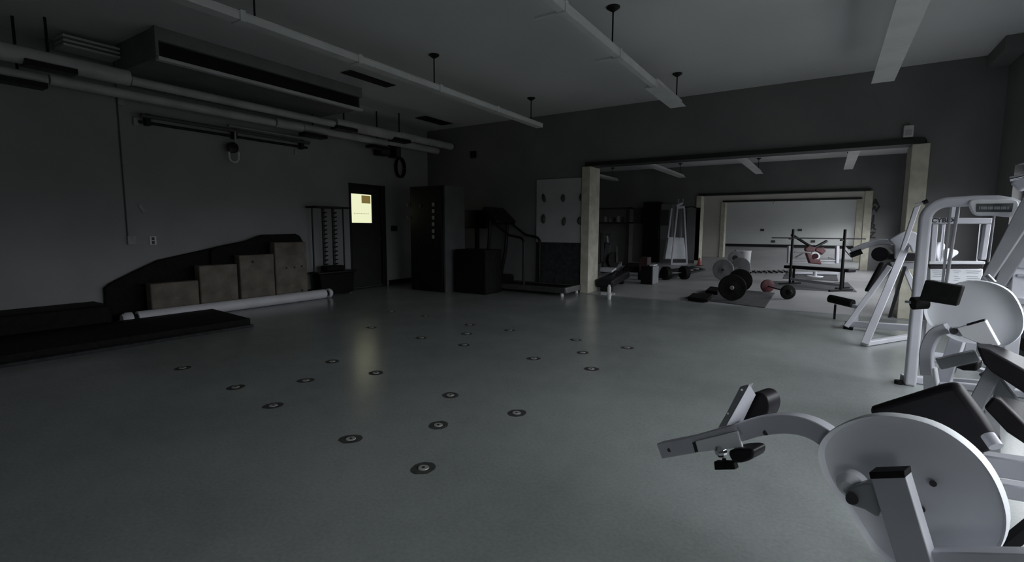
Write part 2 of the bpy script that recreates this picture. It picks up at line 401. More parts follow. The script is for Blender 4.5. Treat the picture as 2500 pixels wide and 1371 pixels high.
# ceiling unit with long dark slot
x0, x1, y0, y1, z0 = -7.7, -6.58, 2.75, 5.70, 3.19
t = thing('ceiling_unit', 'long dark boxed air unit with a slot, under the ceiling by the overhead pipes', 'air unit', (x0, y0, CZ))
mb = MB(); mb.box((x0, y0, z0+0.02), (x1-0.06, y1, CZ-0.002)); mb.box((x1-0.06, y0, 3.40), (x1, y1, CZ-0.002)); mb.build('casing', 'duct_grey', t)
MB().box((x1-0.075, y0+0.02, z0+0.035), (x1-0.058, y1-0.02, 3.40)).build('slot', 'black_metal', t)
MB().box((x1-0.06, y0, z0-0.01), (x1+0.02, y1, z0+0.03)).build('lip', 'duct_lip', t, 0.003)
MB().box((x1-0.06, y0-0.02, z0+0.03), (x1+0.012, y0+0.012, CZ-0.002)).build('end_plate', 'duct_grey', t)
mb = MB(); 
for i in range(3): mb.box((-7.86+0.0*i, 2.2, 3.36+0.05*i), (-7.56, 2.745, 3.385+0.05*i))
mb.build('side_fins', 'duct_lip', t)
# vents
def vent(x0, y0, x1, y1, lb):
    t = thing('ceiling_vent', lb, 'vent', ((x0+x1)/2, (y0+y1)/2, CZ))
    MB().box((x0, y0, CZ-0.012), (x1, y1, CZ-0.001)).build('frame', 'black_metal', t)
    for i in range(6):
        xx = x0+0.02+(x1-x0-0.04)*i/5
        MB().box((xx-0.006, y0+0.02, CZ-0.02), (xx+0.006, y1-0.02, CZ-0.0125)).build('slat', 'black_trim', t)
vent(-6.18, 4.97, -5.97, 5.86, 'dark oblong vent in the ceiling beside the long strip light')
vent(-7.35, 7.75, -7.05, 8.6, 'dark ceiling vent in the far left corner above the pipes')

# ------------------------------------------------------------------ left wall fittings
t = thing('wall_rail', 'long dark double bar mounted high on the left wall with a hanging hook', 'rail', (LX, 4.4, 2.8))
MB().tube([(LX+0.12, 3.10, 2.80), (LX+0.12, 5.72, 2.80)], 0.028).build('bar', 'mid_dark', t)
MB().tube([(LX+0.10, 4.30, 2.87), (LX+0.10, 5.60, 2.87)], 0.016).build('upper_bar', 'label_grey', t)
MB().tube([(LX+0.05, 3.10, 2.72), (LX+0.05, 5.72, 2.72)], 0.020).build('lower_bar', 'black_metal', t)
for y_ in (3.2, 4.4, 5.6): MB().box((LX+0.001, y_-0.03, 2.68), (LX+0.10, y_+0.03, 2.84)).build('bracket', 'black_metal', t, 0.004)
h = MB().cyl((LX+0.12, 4.38, 2.78), (LX+0.12, 4.38, 2.62), 0.016, 10).build('hanger', 'label_grey', t)
MB().disc((LX+0.12, 4.33, 2.53), (1, 0, 0), [(-0.03, 0.06), (-0.02, 0.085), (0.02, 0.085), (0.03, 0.06)], 24).build('pulley', 'black_metal', t)
hk = [V((LX+0.12, 4.27, 2.46)), V((LX+0.12, 4.27, 2.38))] + arc((LX+0.12, 4.345, 2.38), 0.075, 180, 360, 10, (0,1,0), (0,0,1)) + [V((LX+0.12, 4.42, 2.47))]
MB().tube(hk, 0.014, 8).build('hook', 'outlet_white', t, label='pale U-shaped hook')
for y_, z_, lb in ((2.92, 2.96, 'small pale clip at the top of the wall conduit'), (3.08, 2.72, 'small pale clip at the near end of the wall rail'), (5.52, 2.62, 'small pale clip below the far end of the wall rail')):
    tag(MB().box((LX+0.001, y_-0.035, z_-0.055), (LX+0.03, y_+0.035, z_+0.055)).build('wall_clip', 'label_grey', None, 0.006), lb, 'wall clip')
t = thing('conduit', 'thin dark conduit running down the left wall to a grey box', 'conduit', (LX, 2.9, 1.1))
MB().cyl((LX+0.015, 2.88, 1.15), (LX+0.015, 2.88, CZ-0.02), 0.008, 8).build('pipe', 'mid_dark', t)
MB().box((LX+0.001, 2.87, 1.03), (LX+0.04, 2.97, 1.15)).build('junction_box', 'label_grey', t, 0.004)
t = thing('wall_outlet', 'white-framed wall outlet right of the grey conduit box', 'outlet', (LX, 3.18, 1.08))
MB().box((LX+0.001, 3.14, 1.02), (LX+0.010, 3.225, 1.14)).build('cover_plate', 'outlet_white', t, 0.003)
for dz in (-0.028, 0.026): MB().box((LX+0.0101, 3.165, 1.08+dz-0.02), (LX+0.013, 3.20, 1.08+dz+0.02)).build('socket', 'hold_dark', t)
tag(MB().prism([(LX+0.002, 3.03, 1.60), (LX+0.002, 3.07, 1.58), (LX+0.002, 3.12, 1.50), (LX+0.002, 3.09, 1.47), (LX+0.002, 3.05, 1.52)], (0.012, 0, 0)).build('coat_hook', 'label_grey'), 'small pale hook on the left wall above the outlet', 'hook')
t = thing('thermostat', 'small dark box on the wall right of the door', 'switch box', (LX, 7.85, 1.25))
MB().box((LX+0.001, 7.78, 1.20), (LX+0.05, 7.93, 1.32)).build('body', 'black_metal', t, 0.008)
MB().box((LX+0.05, 7.83, 1.235), (LX+0.06, 7.87, 1.26)).build('button', 'hold_dark', t)
# speakers and coiled cable
for y_, wd, lb in ((7.42, 0.26, 'larger black loudspeaker high on the left wall above the door'), (7.78, 0.16, 'smaller black loudspeaker beside the coiled cable')):
    t = thing('loudspeaker', lb, 'speaker', (LX, y_, 2.9))
    MB().box((LX+0.06, y_-wd/2, 2.78), (LX+0.28, y_+wd/2, 3.03)).build('cabinet', 'black_metal', t, 0.01)
    MB().box((LX+0.281, y_-wd/2+0.02, 2.80), (LX+0.288, y_+wd/2-0.02, 3.01)).build('grille', 'hold_dark', t)
    MB().box((LX+0.001, y_-0.03, 2.87), (LX+0.06, y_+0.03, 2.95)).build('mount', 'black_metal', t)
mb = MB()
for i in range(4):
    c = (LX+0.05+0.022*i, 8.02, 2.60); mb.tube(arc(c, 0.17+0.008*(i % 2), 0, 358, 28, (0, 0.75, 0), (0, 0, 1.2)), 0.013, 6)
tag(mb.build('cable_coil', 'black_rubber'), 'black cable coiled in a loop hanging high by the far left corner', 'cable')

# ------------------------------------------------------------------ jump boxes, tube and mats
def jump_box(y0, y1, h, lb, holes=()):
    t = thing('jump_box', lb, 'plyo box', (-7.95, (y0+y1)/2, 0), 0, 'wooden jump boxes along the left wall')
    mb = MB(); mb.box((-7.98, y0, 0), (-7.82, y1, h)); mb.build('box_body', 'plywood', t, 0.015)
    if holes:
        for (a, b, r) in holes: MB().cyl((-7.822, a, b), (-7.816, a, b), r, 16).build('knot_hole', 'wood_dark', t)
jump_box(2.98, 3.60, 0.49, 'lowest wooden jump box, nearest to the camera')
jump_box(3.62, 4.18, 0.70, 'second lowest wooden jump box, broken upper corner')
jump_box(4.22, 4.80, 0.83, 'second tallest wooden jump box with a knot hole', ((4.43, 0.72, 0.022),))
jump_box(4.82, 5.42, 1.02, 'tallest wooden jump box with rounded top', ((5.02, 0.58, 0.018), (5.17, 0.58, 0.018), (5.31, 0.59, 0.02), (5.30, 0.16, 0.02)))
# black panels behind the boxes, top outline sloping down towards the camera
t = thing('black_panels', 'tall black panels against the left wall behind the jump boxes', 'gym mat', (LX, 4.2, 0))
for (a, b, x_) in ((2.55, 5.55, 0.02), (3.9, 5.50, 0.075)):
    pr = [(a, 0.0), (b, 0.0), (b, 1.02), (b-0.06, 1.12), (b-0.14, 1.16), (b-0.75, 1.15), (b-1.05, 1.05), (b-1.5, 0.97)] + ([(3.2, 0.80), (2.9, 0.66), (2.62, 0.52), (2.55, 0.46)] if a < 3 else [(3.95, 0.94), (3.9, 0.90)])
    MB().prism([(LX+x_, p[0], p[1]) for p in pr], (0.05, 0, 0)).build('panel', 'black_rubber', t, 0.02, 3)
# long white roller tube on the floor
t = thing('roller_tube', 'long white roller tube lying on the floor in front of the jump boxes', 'tube', (-7.6, 4.2, 0))
MB().cyl((-7.6, 2.72, 0.085), (-7.6, 5.60, 0.085), 0.082, 28).build('tube_body', 'tube_white', t)
for a, b, c in ((2.72, 2.66, 2.55), (5.60, 5.66, 5.74)):
    MB().cyl((-7.6, a, 0.085), (-7.6, b, 0.085), 0.05, 20).build('neck', 'black_rubber', t)
    MB().disc((-7.6, b, 0.085), (0, c-b, 0), [(0, 0.084), (abs(c-b)*0.6, 0.084), (abs(c-b), 0.06)], 24).build('end_cap', 'tube_white', t)
# low black platform
t = thing('exercise_platform', 'low black rubber platform on the floor at the left, in front of the tube', 'platform', (-6.9, 1.0, 0))
MB().prism([(-7.50, -1.2, 0), (-7.50, 3.62, 0), (-6.30, 3.50, 0), (-6.42, -1.2, 0)], (0, 0, 0.09)).build('top_mat', 'black_rubber', t, 0.006)
MB().prism([(-6.40, -1.2, 0.001), (-6.28, 3.44, 0.001), (-6.16, 3.46, 0.001), (-6.30, -1.2, 0.001)], (0, 0, 0.03)).build('edge_strip', 'mat_rubber', t, 0.004)
tag(MB().prism([(-8.1, -1.5, 0), (-8.1, 2.45, 0), (-7.56, 2.45, 0), (-7.56, -1.5, 0)], (0, 0, 0.30)).build('folded_mat', 'black_rubber', None, 0.03), 'thick black folded mat against the left wall, nearest the camera', 'gym mat')

# weight tree / storage rack with a bin, left of the door
c = V((-7.93, 5.98, 0))
t = thing('storage_rack', 'dark pegged weight rack left of the door', 'rack', c)
MB().box((c.x-0.16, c.y-0.36, 1.63), (c.x+0.16, c.y+0.36, 1.665)).build('top_shelf', 'black_metal', t, 0.004)
for s in (-1, 1): MB().box((c.x-0.02, c.y+s*0.11-0.02, 0.02), (c.x+0.02, c.y+s*0.11+0.02, 1.63)).build('upright', 'hold_dark', t)
MB().box((c.x-0.16, c.y-0.30, 0.0), (c.x+0.18, c.y+0.30, 0.03)).build('base', 'black_metal', t)
for s in (-1, 1):
    for i in range(13):
        z_ = 0.58+0.08*i
        MB().cyl((c.x+0.02, c.y+s*0.11, z_), (c.x+0.10, c.y+s*0.11, z_+0.015), 0.012, 8).build('peg', 'black_metal', t)
for s in (-1, 1):
    MB().box((c.x-0.015, c.y+s*0.34-0.008, 0.45), (c.x+0.015, c.y+s*0.34+0.008, 1.63)).build('side_post', 'hold_dark', t)
mb = MB(); mb.prism([(-7.98, 5.66, 0.031), (-7.98, 6.36, 0.031), (-7.98, 6.40, 0.42), (-7.98, 5.62, 0.42)], (0.24, 0, 0)); mb.build('base_box', 'black_rubber', t, 0.02)
MB().box((-8.0, 5.58, 0.42), (-7.72, 6.44, 0.46)).build('box_lid', 'black_metal', t, 0.012)
MB().box((-7.99, 5.8, 0.462), (-7.76, 6.2, 0.56)).build('box_bag', 'black_rubber', t, 0.03)

# ------------------------------------------------------------------ far left corner: tall cabinet, treadmill, board
x0, x1, y0, y1 = -7.22, -6.30, 7.42, 8.05
t = thing('tall_cabinet', 'tall black cabinet with small pale tags standing in the far left corner', 'cabinet', ((x0+x1)/2, y0, 0))
MB().box((x0, y0, 0), (x1-0.03, y1, 2.10)).build('cabinet_body', 'black_metal', t, 0.01)
MB().box((x1-0.03, y0+0.01, 0), (x1, y1, 2.10)).build('side_panel', 'mid_dark', t, 0.004, label='paler side panel')
MB().box((x0+0.10, y0-0.02, 0.08), (x1-0.06, y0-0.001, 2.04)).build('front_door', 'black_metal', t, 0.004)
for px, py in ((995, 500), (995, 530), (1026, 502), (1058, 499), (1058, 515), (1058, 531), (1058, 547), (1058, 564), (1058, 578)):
    q = PY(px, py, y0-0.02); MB().box((q.x-0.03, y0-0.03, q.z-0.035), (q.x+0.03, y0-0.0205, q.z+0.035)).build('tag', 'hold_dark' if px < 1050 else 'label_grey', t, 0.004)
tag(MB().box((-6.20, 7.60, 0), (-5.45, 8.15, 0.86)).build('equipment_crate', 'black_rubber', None, 0.02), 'wide black crate on the floor between the tall cabinet and the treadmill', 'crate')
# treadmill
t = thing('treadmill', 'dark treadmill with curved side rails, deck pointing towards the opening post', 'treadmill', (-4.9, 8.5, 0))
A = V((-5.65, 8.62, 0.10)); B = V((-4.02, 8.62, 0.10))
MB().box((-5.6, 8.28, 0.09), (-4.12, 8.88, 0.14)).build('belt', 'black_rubber', t, 0.004)
for yy in (8.26, 8.90): MB().box((-5.7, yy-0.035, 0.06), (-4.08, yy+0.035, 0.16)).build('deck_rail', 'hold_dark', t, 0.006)
MB().box((-4.13, 8.24, 0.06), (-4.06, 8.92, 0.17)).build('rear_bar', 'steel', t, 0.006)
MB().box((-6.15, 8.27, 0.02), (-5.6, 8.88, 0.30)).build('motor_hood', 'black_metal', t, 0.05)
for yy in (8.26, 8.90):
    MB().cyl((-4.15, yy, 0.0), (-4.15, yy, 0.07), 0.03, 12).build('foot', 'outlet_white', t, label='pale rubber foot')
    pts = [(-5.0, yy, 0.12), (-5.0, yy, 0.98)] + arc((-5.12, yy, 0.98), 0.12, 0, 90, 5, (1,0,0), (0,0,1)) + [(-5.35, yy, 1.14), (-5.62, yy, 1.32), (-5.82, yy, 1.48)]
    MB().tube(pts, 0.026, 10).build('handrail', 'black_metal', t)
    MB().tube([(-6.0, yy, 0.1), (-5.85, yy, 0.8), (-5.80, yy, 1.45)], 0.035, 10).build('upright', 'black_metal', t)
MB().prism([(-6.02, 8.22, 1.62), (-5.66, 8.22, 1.34), (-5.60, 8.22, 1.42), (-5.94, 8.22, 1.72)], (0, 0.72, 0)).build('console', 'black_metal', t, 0.02)
t = thing('dark_monitor', 'black screen on a stand behind the treadmill console', 'monitor', (-6.4, 8.7, 0))
MB().box((-6.85, 8.66, 1.27), (-6.18, 8.72, 1.66)).build('screen', 'black_metal', t, 0.01)
MB().box((-6.55, 8.72, 0.0), (-6.47, 8.79, 1.5)).build('stand', 'black_metal', t)
# grip board
t = thing('grip_board', 'pale grey wall panel with six dark hand holds, left of the opening post', 'board', (-4.64, W1, 1.6))
MB().box((-5.13, W1-0.03, 0.99), (-4.12, W1-0.002, 2.27)).build('panel', 'board_panel', t, 0.003)
for px, py, rx, rz, tl in ((1328, 483, 0.040, 0.09, -0.25), (1375, 483, 0.045, 0.08, 0), (1419, 481, 0.04, 0.08, 0), (1327, 534, 0.05, 0.10, 0), (1377, 540, 0.045, 0.09, 0.1), (1415, 538, 0.05, 0.08, 0)):
    q = PY(px, py, W1-0.03); mb = MB()
    mb.disc((q.x, W1-0.031, q.z), (0, -1, 0), [(0, 1.0), (0.02, 0.85), (0.04, 0.45)], 12)
    mb.v = [tuple(V((q.x + (p[0]-q.x)*rx + (p[2]-q.z)*rz*tl, p[1], q.z + (p[2]-q.z)*rz)) if True else p) for p in mb.v]
    mb.build('hand_hold', 'hold_dark', t)
tag(MB().box((-5.13, W1-0.03, 0.13), (-4.12, W1-0.002, 0.985)).build('kick_panel', 'mat_rubber', None, 0.003), 'dark grey panel on the far wall under the hand hold board', 'panel')
tag(MB().box((-6.83, W1-0.06, 2.83), (-6.70, W1-0.001, 2.98)).build('wall_box', 'black_metal', None, 0.006), 'tiny black box high on the far wall left of the opening', 'wall box')
t = thing('wall_light', 'small grey emergency lamp box above the right end of the dark track', 'lamp', (0.9, W1, 2.6))
MB().box((0.82, W1-0.08, TZ+0.10), (0.93, W1-0.001, TZ+0.26)).build('case', 'duct_lip', t, 0.005)
MB().box((0.835, W1-0.088, TZ+0.12), (0.915, W1-0.0801, TZ+0.2)).build('lens', 'label_grey', t)
for px, py, sx in ((1750, 300, 1.2), (2020, 272, 0.6)):
    pass
# small bottle by the post
q = fl(1487, 730)
t = thing('paper_cup', 'small white cup on the floor at the foot of the left opening post', 'cup', q)
MB().disc(q, (0,0,1), [(0, 0.032), (0.09, 0.042)], 20).build('cup_body', 'outlet_white', t)
MB().disc(q+V((0,0,0.0905)), (0,0,1), [(0, 0.045), (0.012, 0.045), (0.02, 0.036)], 20).build('lid', 'outlet_white', t)
q = fl(1487, 717)
tag(MB().disc(q, (0,0,1), [(0, 0.034), (0.13, 0.036), (0.16, 0.02), (0.18, 0.02)], 20).build('water_bottle', 'outlet_white'), 'small pale bottle just behind the cup near the post', 'bottle')

# ------------------------------------------------------------------ floor anchors
cols_ = [(-1.745, [1.86, 2.80, 4.09, 5.05]), (-2.06, [2.34, 4.59]), (-2.365, [1.89, 2.83, 4.11, 5.08]),
         (-3.29, [1.96, 2.92, 4.18, 5.11]), (-3.615, [2.45, 4.65]), (-3.925, [2.03, 2.95, 4.18, 5.11]), (-4.87, [2.06, 4.27, 5.28]), (-5.56, [5.27])]
proto = None
for x, ys in cols_:
    for y_ in ys:
        if proto is None:
            proto = thing('floor_anchor', 'small round steel anchor with a dark grime ring set in the bare tiled floor', 'floor anchor', (x, y_, 0), 0, 'floor anchors across the empty floor')
            mb = MB(); n_ = 22
            random.seed(3)
            mb.add([(x, y_, 0.0012)] + [(x+math.cos(2*math.pi*k/n_)*(0.058+0.010*random.random()), y_+math.sin(2*math.pi*k/n_)*(0.066+0.010*random.random()), 0.0004) for k in range(n_)], [(0, 1+k, 1+(k+1) % n_) for k in range(n_)])
            mb.build('grime_ring', 'grime', proto)
            pl = MB().disc((x, y_, 0.0015), (0,0,1), [(0, 0.030), (0.003, 0.028)], 18).build('plate', 'anchor_steel', proto)
            MB().disc((x, y_, 0.0045), (0,0,1), [(0, 0.009), (0.0015, 0.009)], 10).build('bolt_hole', 'ink', pl)
        else:
            c = copy_tree(proto); c.location = (x, y_, 0); c.rotation_euler = (0, 0, random.random()*6)
        an_ = proto if (x, y_) == (cols_[0][0], cols_[0][1][0]) else c
        an_['label'] = 'floor anchor, %s camera, %s column from the window side' % (
            (['nearest', 'second nearest', 'third nearest', 'fourth nearest'][ys.index(y_)] if len(ys) > 2 or y_ == ys[0] else 'farther from'),
            ['first', 'second', 'third', 'fourth', 'fifth', 'sixth', 'seventh', 'eighth', 'ninth'][[q[0] for q in cols_].index(x)])

# ------------------------------------------------------------------ far room: weights
def plate_pair_barbell(name, lb, cat, A, B, axle_r, plates, mt_plate, hub='chrome', sleeve=0.12, group=None):
    A = V(A); B = V(B); d = (B-A).normalized()
    t = thing(name, lb, cat, ((A+B)/2).to_tuple()[:2] + (0,), 0, group)
    MB().cyl(A - d*sleeve, B + d*sleeve, axle_r, 14).build('bar', hub, t)
    for s, e in ((-1, A), (1, B)):
        off = 0
        for (r, th) in plates:
            p = e + d*s*off
            ob = MB().disc(p, d*s, [(0, r*0.90), (0.006, r), (th-0.006, r), (th, r*0.93), (th-0.004, r*0.86), (th-0.004, r*0.28), (th+0.004, r*0.22)], 48).build('plate', mt_plate, t)
            MB().cyl(p + d*s*(th*0.5), p + d*s*(th+0.02), r*0.13, 16).build('hub', hub, ob)
            off += th+0.002
    return t
# black bumper barbell on the mat
mtz = 0.02
q1 = fl(1775, 740); q2 = fl(1809, 712)
r = 0.228
A = V((-1.36, 9.42, r+mtz)); B = V((-1.42, 10.75, r+mtz))
t = plate_pair_barbell('barbell', 'big black bumper plate barbell standing on the floor mat', 'barbell', A, B, 0.016, [(r, 0.07)], 'black_rubber', 'steel', 0.04)
d = (A-B).normalized()
MB().disc(A + d*0.0765, d, [(0, 0.036), (0.012, 0.030)], 20).build('end_cap', 'outlet_white', t, label='bright sleeve end')
# lifting mat
t = tag(MB().prism([fl(1672, 728), fl(1868, 752), fl(1892, 716), fl(1742, 703)], (0, 0, 0.018)).build('floor_mat', 'mat_rubber_grey', None, 0.004), 'dark floor mat under the black barbell in the far room', 'mat')
# black folded things on the left edge of the mat
tag(MB().prism([fl(1678, 732, 0.02), fl(1728, 738, 0.02), fl(1742, 724, 0.02), fl(1690, 722, 0.02)], (0, 0, 0.06)).build('folded_mat', 'black_rubber', None, 0.02), 'black folded pad on the left edge of the floor mat', 'pad')
tag(MB().prism([fl(1722, 716, 0.02), fl(1752, 720, 0.02), fl(1757, 709, 0.02), fl(1733, 706, 0.02)], (0, 0, 0.07)).build('weight_bag', 'black_rubber', None, 0.02), 'small black bag on the floor mat left of the black barbell', 'bag')
# grey plates
A = V((-2.13, 13.2, 0.262)); B = V((-1.90, 14.3, 0.262))
plate_pair_barbell('barbell', 'grey plate barbell on the floor behind the black one', 'barbell', A, B, 0.02, [(0.26, 0.05)], 'grey_plate', 'hold_dark', 0.03)
t = thing('plate_tree', 'low rack holding a small grey weight plate behind the grey barbell', 'plate rack', (-2.1, 15.6, 0))
q = P(1795, 629, 15.0)
dd = V((0.15, -1, 0)).normalized()
MB().disc(q, dd, [(0, 0.20), (0.05, 0.21), (0.055, 0.19), (0.055, 0.11)], 36).build('plate', 'grey_plate', t)
MB().disc(q+dd*0.056, dd, [(0, 0.08), (0.03, 0.07)], 24).build('hub', 'ink', t)
MB().cyl((q.x, q.y+0.1, 0), (q.x, q.y+0.1, q.z+0.24), 0.035, 12).build('post', 'grey_metal', t)
MB().box((q.x-0.3, q.y-0.15, 0), (q.x+0.3, q.y+0.35, 0.04)).build('base', 'grey_metal', t, 0.005)
MB().bar((q.x, q.y+0.1, q.z+0.2), (q.x+0.22, q.y+0.1, q.z+0.22), 0.05, 0.05).build('top_arm', 'white_metal', t)
# white bucket
q = V((-2.19, 17.5, 0))
t = thing('bucket', 'tall white bucket behind the grey plates', 'bucket', q)
MB().disc(q, (0,0,1), [(0, 0.14), (0.02, 0.15), (0.54, 0.17), (0.56, 0.175)], 28).build('bucket_body', 'outlet_white', t)
MB().disc(q+V((0,0,0.561)), (0,0,1), [(0, 0.18), (0.025, 0.18)], 28).build('lid', 'outlet_white', t, 0.003)
# small barbell with round ends
A = V((-0.93, 11.05, 0.135)); B = V((-0.56, 10.28, 0.135))
t = thing('short_barbell', 'short fixed barbell with one maroon and one black end, right of the floor mat', 'barbell', (-0.74, 10.7, 0))
d = (B-A).normalized()
MB().cyl(A-d*0.13, B+d*0.13, 0.012, 12).build('bar', 'black_metal', t)
for e, s, mt in ((A, -1, 'maroon'), (B, 1, 'black_rubber')):
    ob = MB().disc(e, d*s, [(0, 0.07), (0.02, 0.125), (0.05, 0.135), (0.08, 0.125), (0.10, 0.06), (0.17, 0.02)], 32).build('weight_head', mt, t, label='maroon end' if mt == 'maroon' else 'black end')
# black foam roller
a = fl(2022, 737, 0.09); b = fl(2088, 748, 0.09)

# bench press station
bA = V((-0.66, 13.05, 0)); bB = V((0.31, 12.19, 0))
u = (bB-bA).normalized(); nrm = V((-u.y, u.x, 0))
t = thing('bench_rack', 'black upright bench press rack holding a bare bar', 'rack', (bA+bB)/2)
for e in (bA, bB):
    MB().cyl(e, e+V((0,0,1.28)), 0.028, 16).build('upright', 'black_metal', t)
    MB().bar(e-nrm*0.30+V((0,0,0.02)), e+nrm*0.30+V((0,0,0.02)), 0.04, 0.05).build('foot', 'black_metal', t)
    MB().bar(e-nrm*0.04+V((0,0,1.06)), e-nrm*0.10+V((0,0,1.06)), 0.03, 0.04).build('bar_hook', 'black_metal', t)
MB().bar(bA+V((0,0,0.13)), bB+V((0,0,0.13)), 0.06, 0.04).build('cross_brace', 'white_metal', t, label='white cross brace')
MB().bar(bB+V((0,0,0.92)), bB+V((0.16,0.1,0.72)), 0.05, 0.04).build('side_arm', 'steel', t)
q1 = P(1884, 580, 11.3); q2 = P(2114, 583, 10.3)
MB().cyl(q1, q2, 0.014, 12).build('loose_bar', 'steel', t)
t = thing('flat_bench', 'long black padded bench across the front of the rack', 'bench', (-0.15, 12.3, 0))
q1 = P(1913, 647, 11.6); q2 = P(2072, 657, 10.35)
MB().prism([q1, q2, q2+V((0.14, 0.16, 0)), q1+V((0.14, 0.16, 0))], (0,0,-0.07)).build('pad', 'black_vinyl', t, 0.015)
for f_ in (0.12, 0.88):
    e = q1.lerp(q2, f_)+V((0.07, 0.08, -0.07)); MB().bar(e, V((e.x, e.y, 0)), 0.05, 0.05).build('leg', 'black_metal', t)
    MB().bar(V((e.x-0.12, e.y-0.14, 0.02)), V((e.x+0.12, e.y+0.14, 0.02)), 0.04, 0.04).build('foot', 'black_metal', t)
# mats under the bench
tag(MB().prism([fl(1865, 704), fl(2092, 713), fl(2070, 690), fl(1868, 686)], (0,0,0.012)).build('floor_mat', 'mat_rubber_grey', None, 0.003), 'wide grey mat under the bench rack', 'mat')
tag(MB().prism([fl(1912, 680), fl(2046, 686), fl(2042, 666), fl(1922, 664)], (0,0,0.014)).build('floor_mat', 'mat_rubber_grey', None, 0.003), 'small dark mat behind the bench, under the white post base', 'mat')
# white frame machine with maroon pads behind the bench
WD = 13.6
t = thing('chest_machine', 'white framed machine with maroon pads and crossed black arms behind the bench', 'exercise machine', fl(1990, 684))
for px in (1927, 2044):
    a = P(px, 600, WD); b = P(px-2, 652, WD); MB().bar(a, V((b.x, b.y, 0.34)), 0.08, 0.08, RGT).build('side_post', 'white_metal', t, 0.006)
for py in (634, 640): MB().bar(P(1927, py, WD), P(2046, py+2, WD), 0.035, 0.05).build('cross_bar', 'white_metal', t, 0.004)
MB().bar(P(1935, 665, WD), P(2046, 667, WD), 0.06, 0.06).build('lower_bar', 'white_metal', t, 0.004)
e = P(1990, 662, WD-0.4); MB().cyl(e, V((e.x, e.y, 0.03)), 0.05, 16).build('centre_post', 'white_metal', t)
MB().disc(V((e.x, e.y, 0.013)), (0,0,1), [(0, 0.20), (0.02, 0.19)], 24).build('base_disc', 'pale_plastic', t)
for p0, p1 in (((1932, 572), (1990, 608)), ((2018, 588), (1985, 606))):
    MB().cyl(P(*p0, WD-0.2), P(*p1, WD-0.3), 0.035, 12).build('arm', 'black_metal', t)
MB().bar(P(1940, 615, WD-0.25), P(1975, 618, WD-0.25), 0.035, 0.03).build('handle', 'steel', t)
MB().bar(P(1942, 628, WD-0.25), P(1960, 618, WD-0.25), 0.03, 0.03).build('handle', 'steel', t)
MB().bar(P(2022, 629, WD-0.25), P(2038, 633, WD-0.25), 0.03, 0.03).build('handle', 'steel', t)
def pad(poly, w, th, nm='pad', mt='maroon', bev=0.02, lb=None):
    return MB().prism([P(px, py, w) for px, py in poly], FWD*th).build(nm, mt, t, bev, 3, label=lb)
pad([(1966, 606), (1976, 599), (1992, 604), (1990, 614), (1968, 613)], WD-0.35, 0.08)
pad([(1992, 604), (2012, 603), (2018, 612), (2008, 622), (2004, 618), (1992, 612)], WD-0.35, 0.08)
pad([(1969, 617), (1980, 618), (1984, 632), (2003, 632), (2007, 645), (1978, 642)], WD-0.5, 0.10)
pad([(1984, 614), (1998, 616), (2004, 626), (1998, 634), (1984, 632), (1979, 622)], WD-0.45, 0.06, 'cover', 'pale_plastic', 0.02, 'pale inner cover')
MB().cyl(P(1991, 625, WD-0.52), P(1991, 625, WD-0.46), 0.07, 20).build('cap', 'maroon', t)
# rope trail on the far floor
mb = MB(); pts = []
for i in range(40):
    px = 1830+ (1931-1830)*i/39; q = fl(px, 662+4*math.sin(i*1.9)*math.cos(i*0.6), 0.02); pts.append(q)
mb.tube(pts, 0.022, 6)
tag(mb.build('rope', 'steel'), 'dark rope snaking across the far floor left of the bench', 'rope')
# wall plates on the end wall, lamp
for px, py in ((1861, 561), (1953, 561), (1888, 589), (1985, 589)):
    q = PY(px, py, W4); nm = {1861: 'upper left', 1953: 'upper right', 1888: 'lower left', 1985: 'lower right'}[px]
    tag(MB().box((q.x-0.12, W4-0.05, q.z-0.08), (q.x+0.12, W4-0.001, q.z+0.08)).build('wall_plate', 'hold_dark', None, 0.01), 'small dark plate on the pale end wall, %s of four' % nm, 'wall plate')
q = PY(1890, 493, W3+0.15)
t = thing('small_lamp', 'tiny white lamp hanging under the rear opening track', 'lamp', q)
MB().disc(q, (0,0,-1), [(0, 0.02), (0.03, 0.05), (0.10, 0.03)], 16).build('bulb', 'outlet_white', t)
MB().cyl(q, (q.x, q.y, TZ), 0.01, 8).build('stem', 'black_metal', t)

# left part of the far room
def dumb(lb, c, L, r, rz, mt='black_rubber'):
    t = thing('dumbbell', lb, 'dumbbell', (c[0], c[1], 0))
    d = V((math.cos(rz), math.sin(rz), 0)); c = V((c[0], c[1], r))
    MB().cyl(c-d*L/2, c+d*L/2, 0.018, 10).build('grip', 'steel', t)
    for s in (-1, 1): MB().disc(c+d*s*L*0.28, d*s, [(0, r*0.85), (0.02, r), (L*0.2, r), (L*0.24, r*0.8)], 20).build('weight_head', mt, t)
q = fl(1543, 682); dumb('black dumbbell on the floor left of the black speaker box', (q.x, q.y), 0.5, 0.11, 0.3)
q = fl(1648, 682); dumb('large black dumbbell on the floor right of the speaker box', (q.x, q.y), 0.7, 0.17, 0.9)
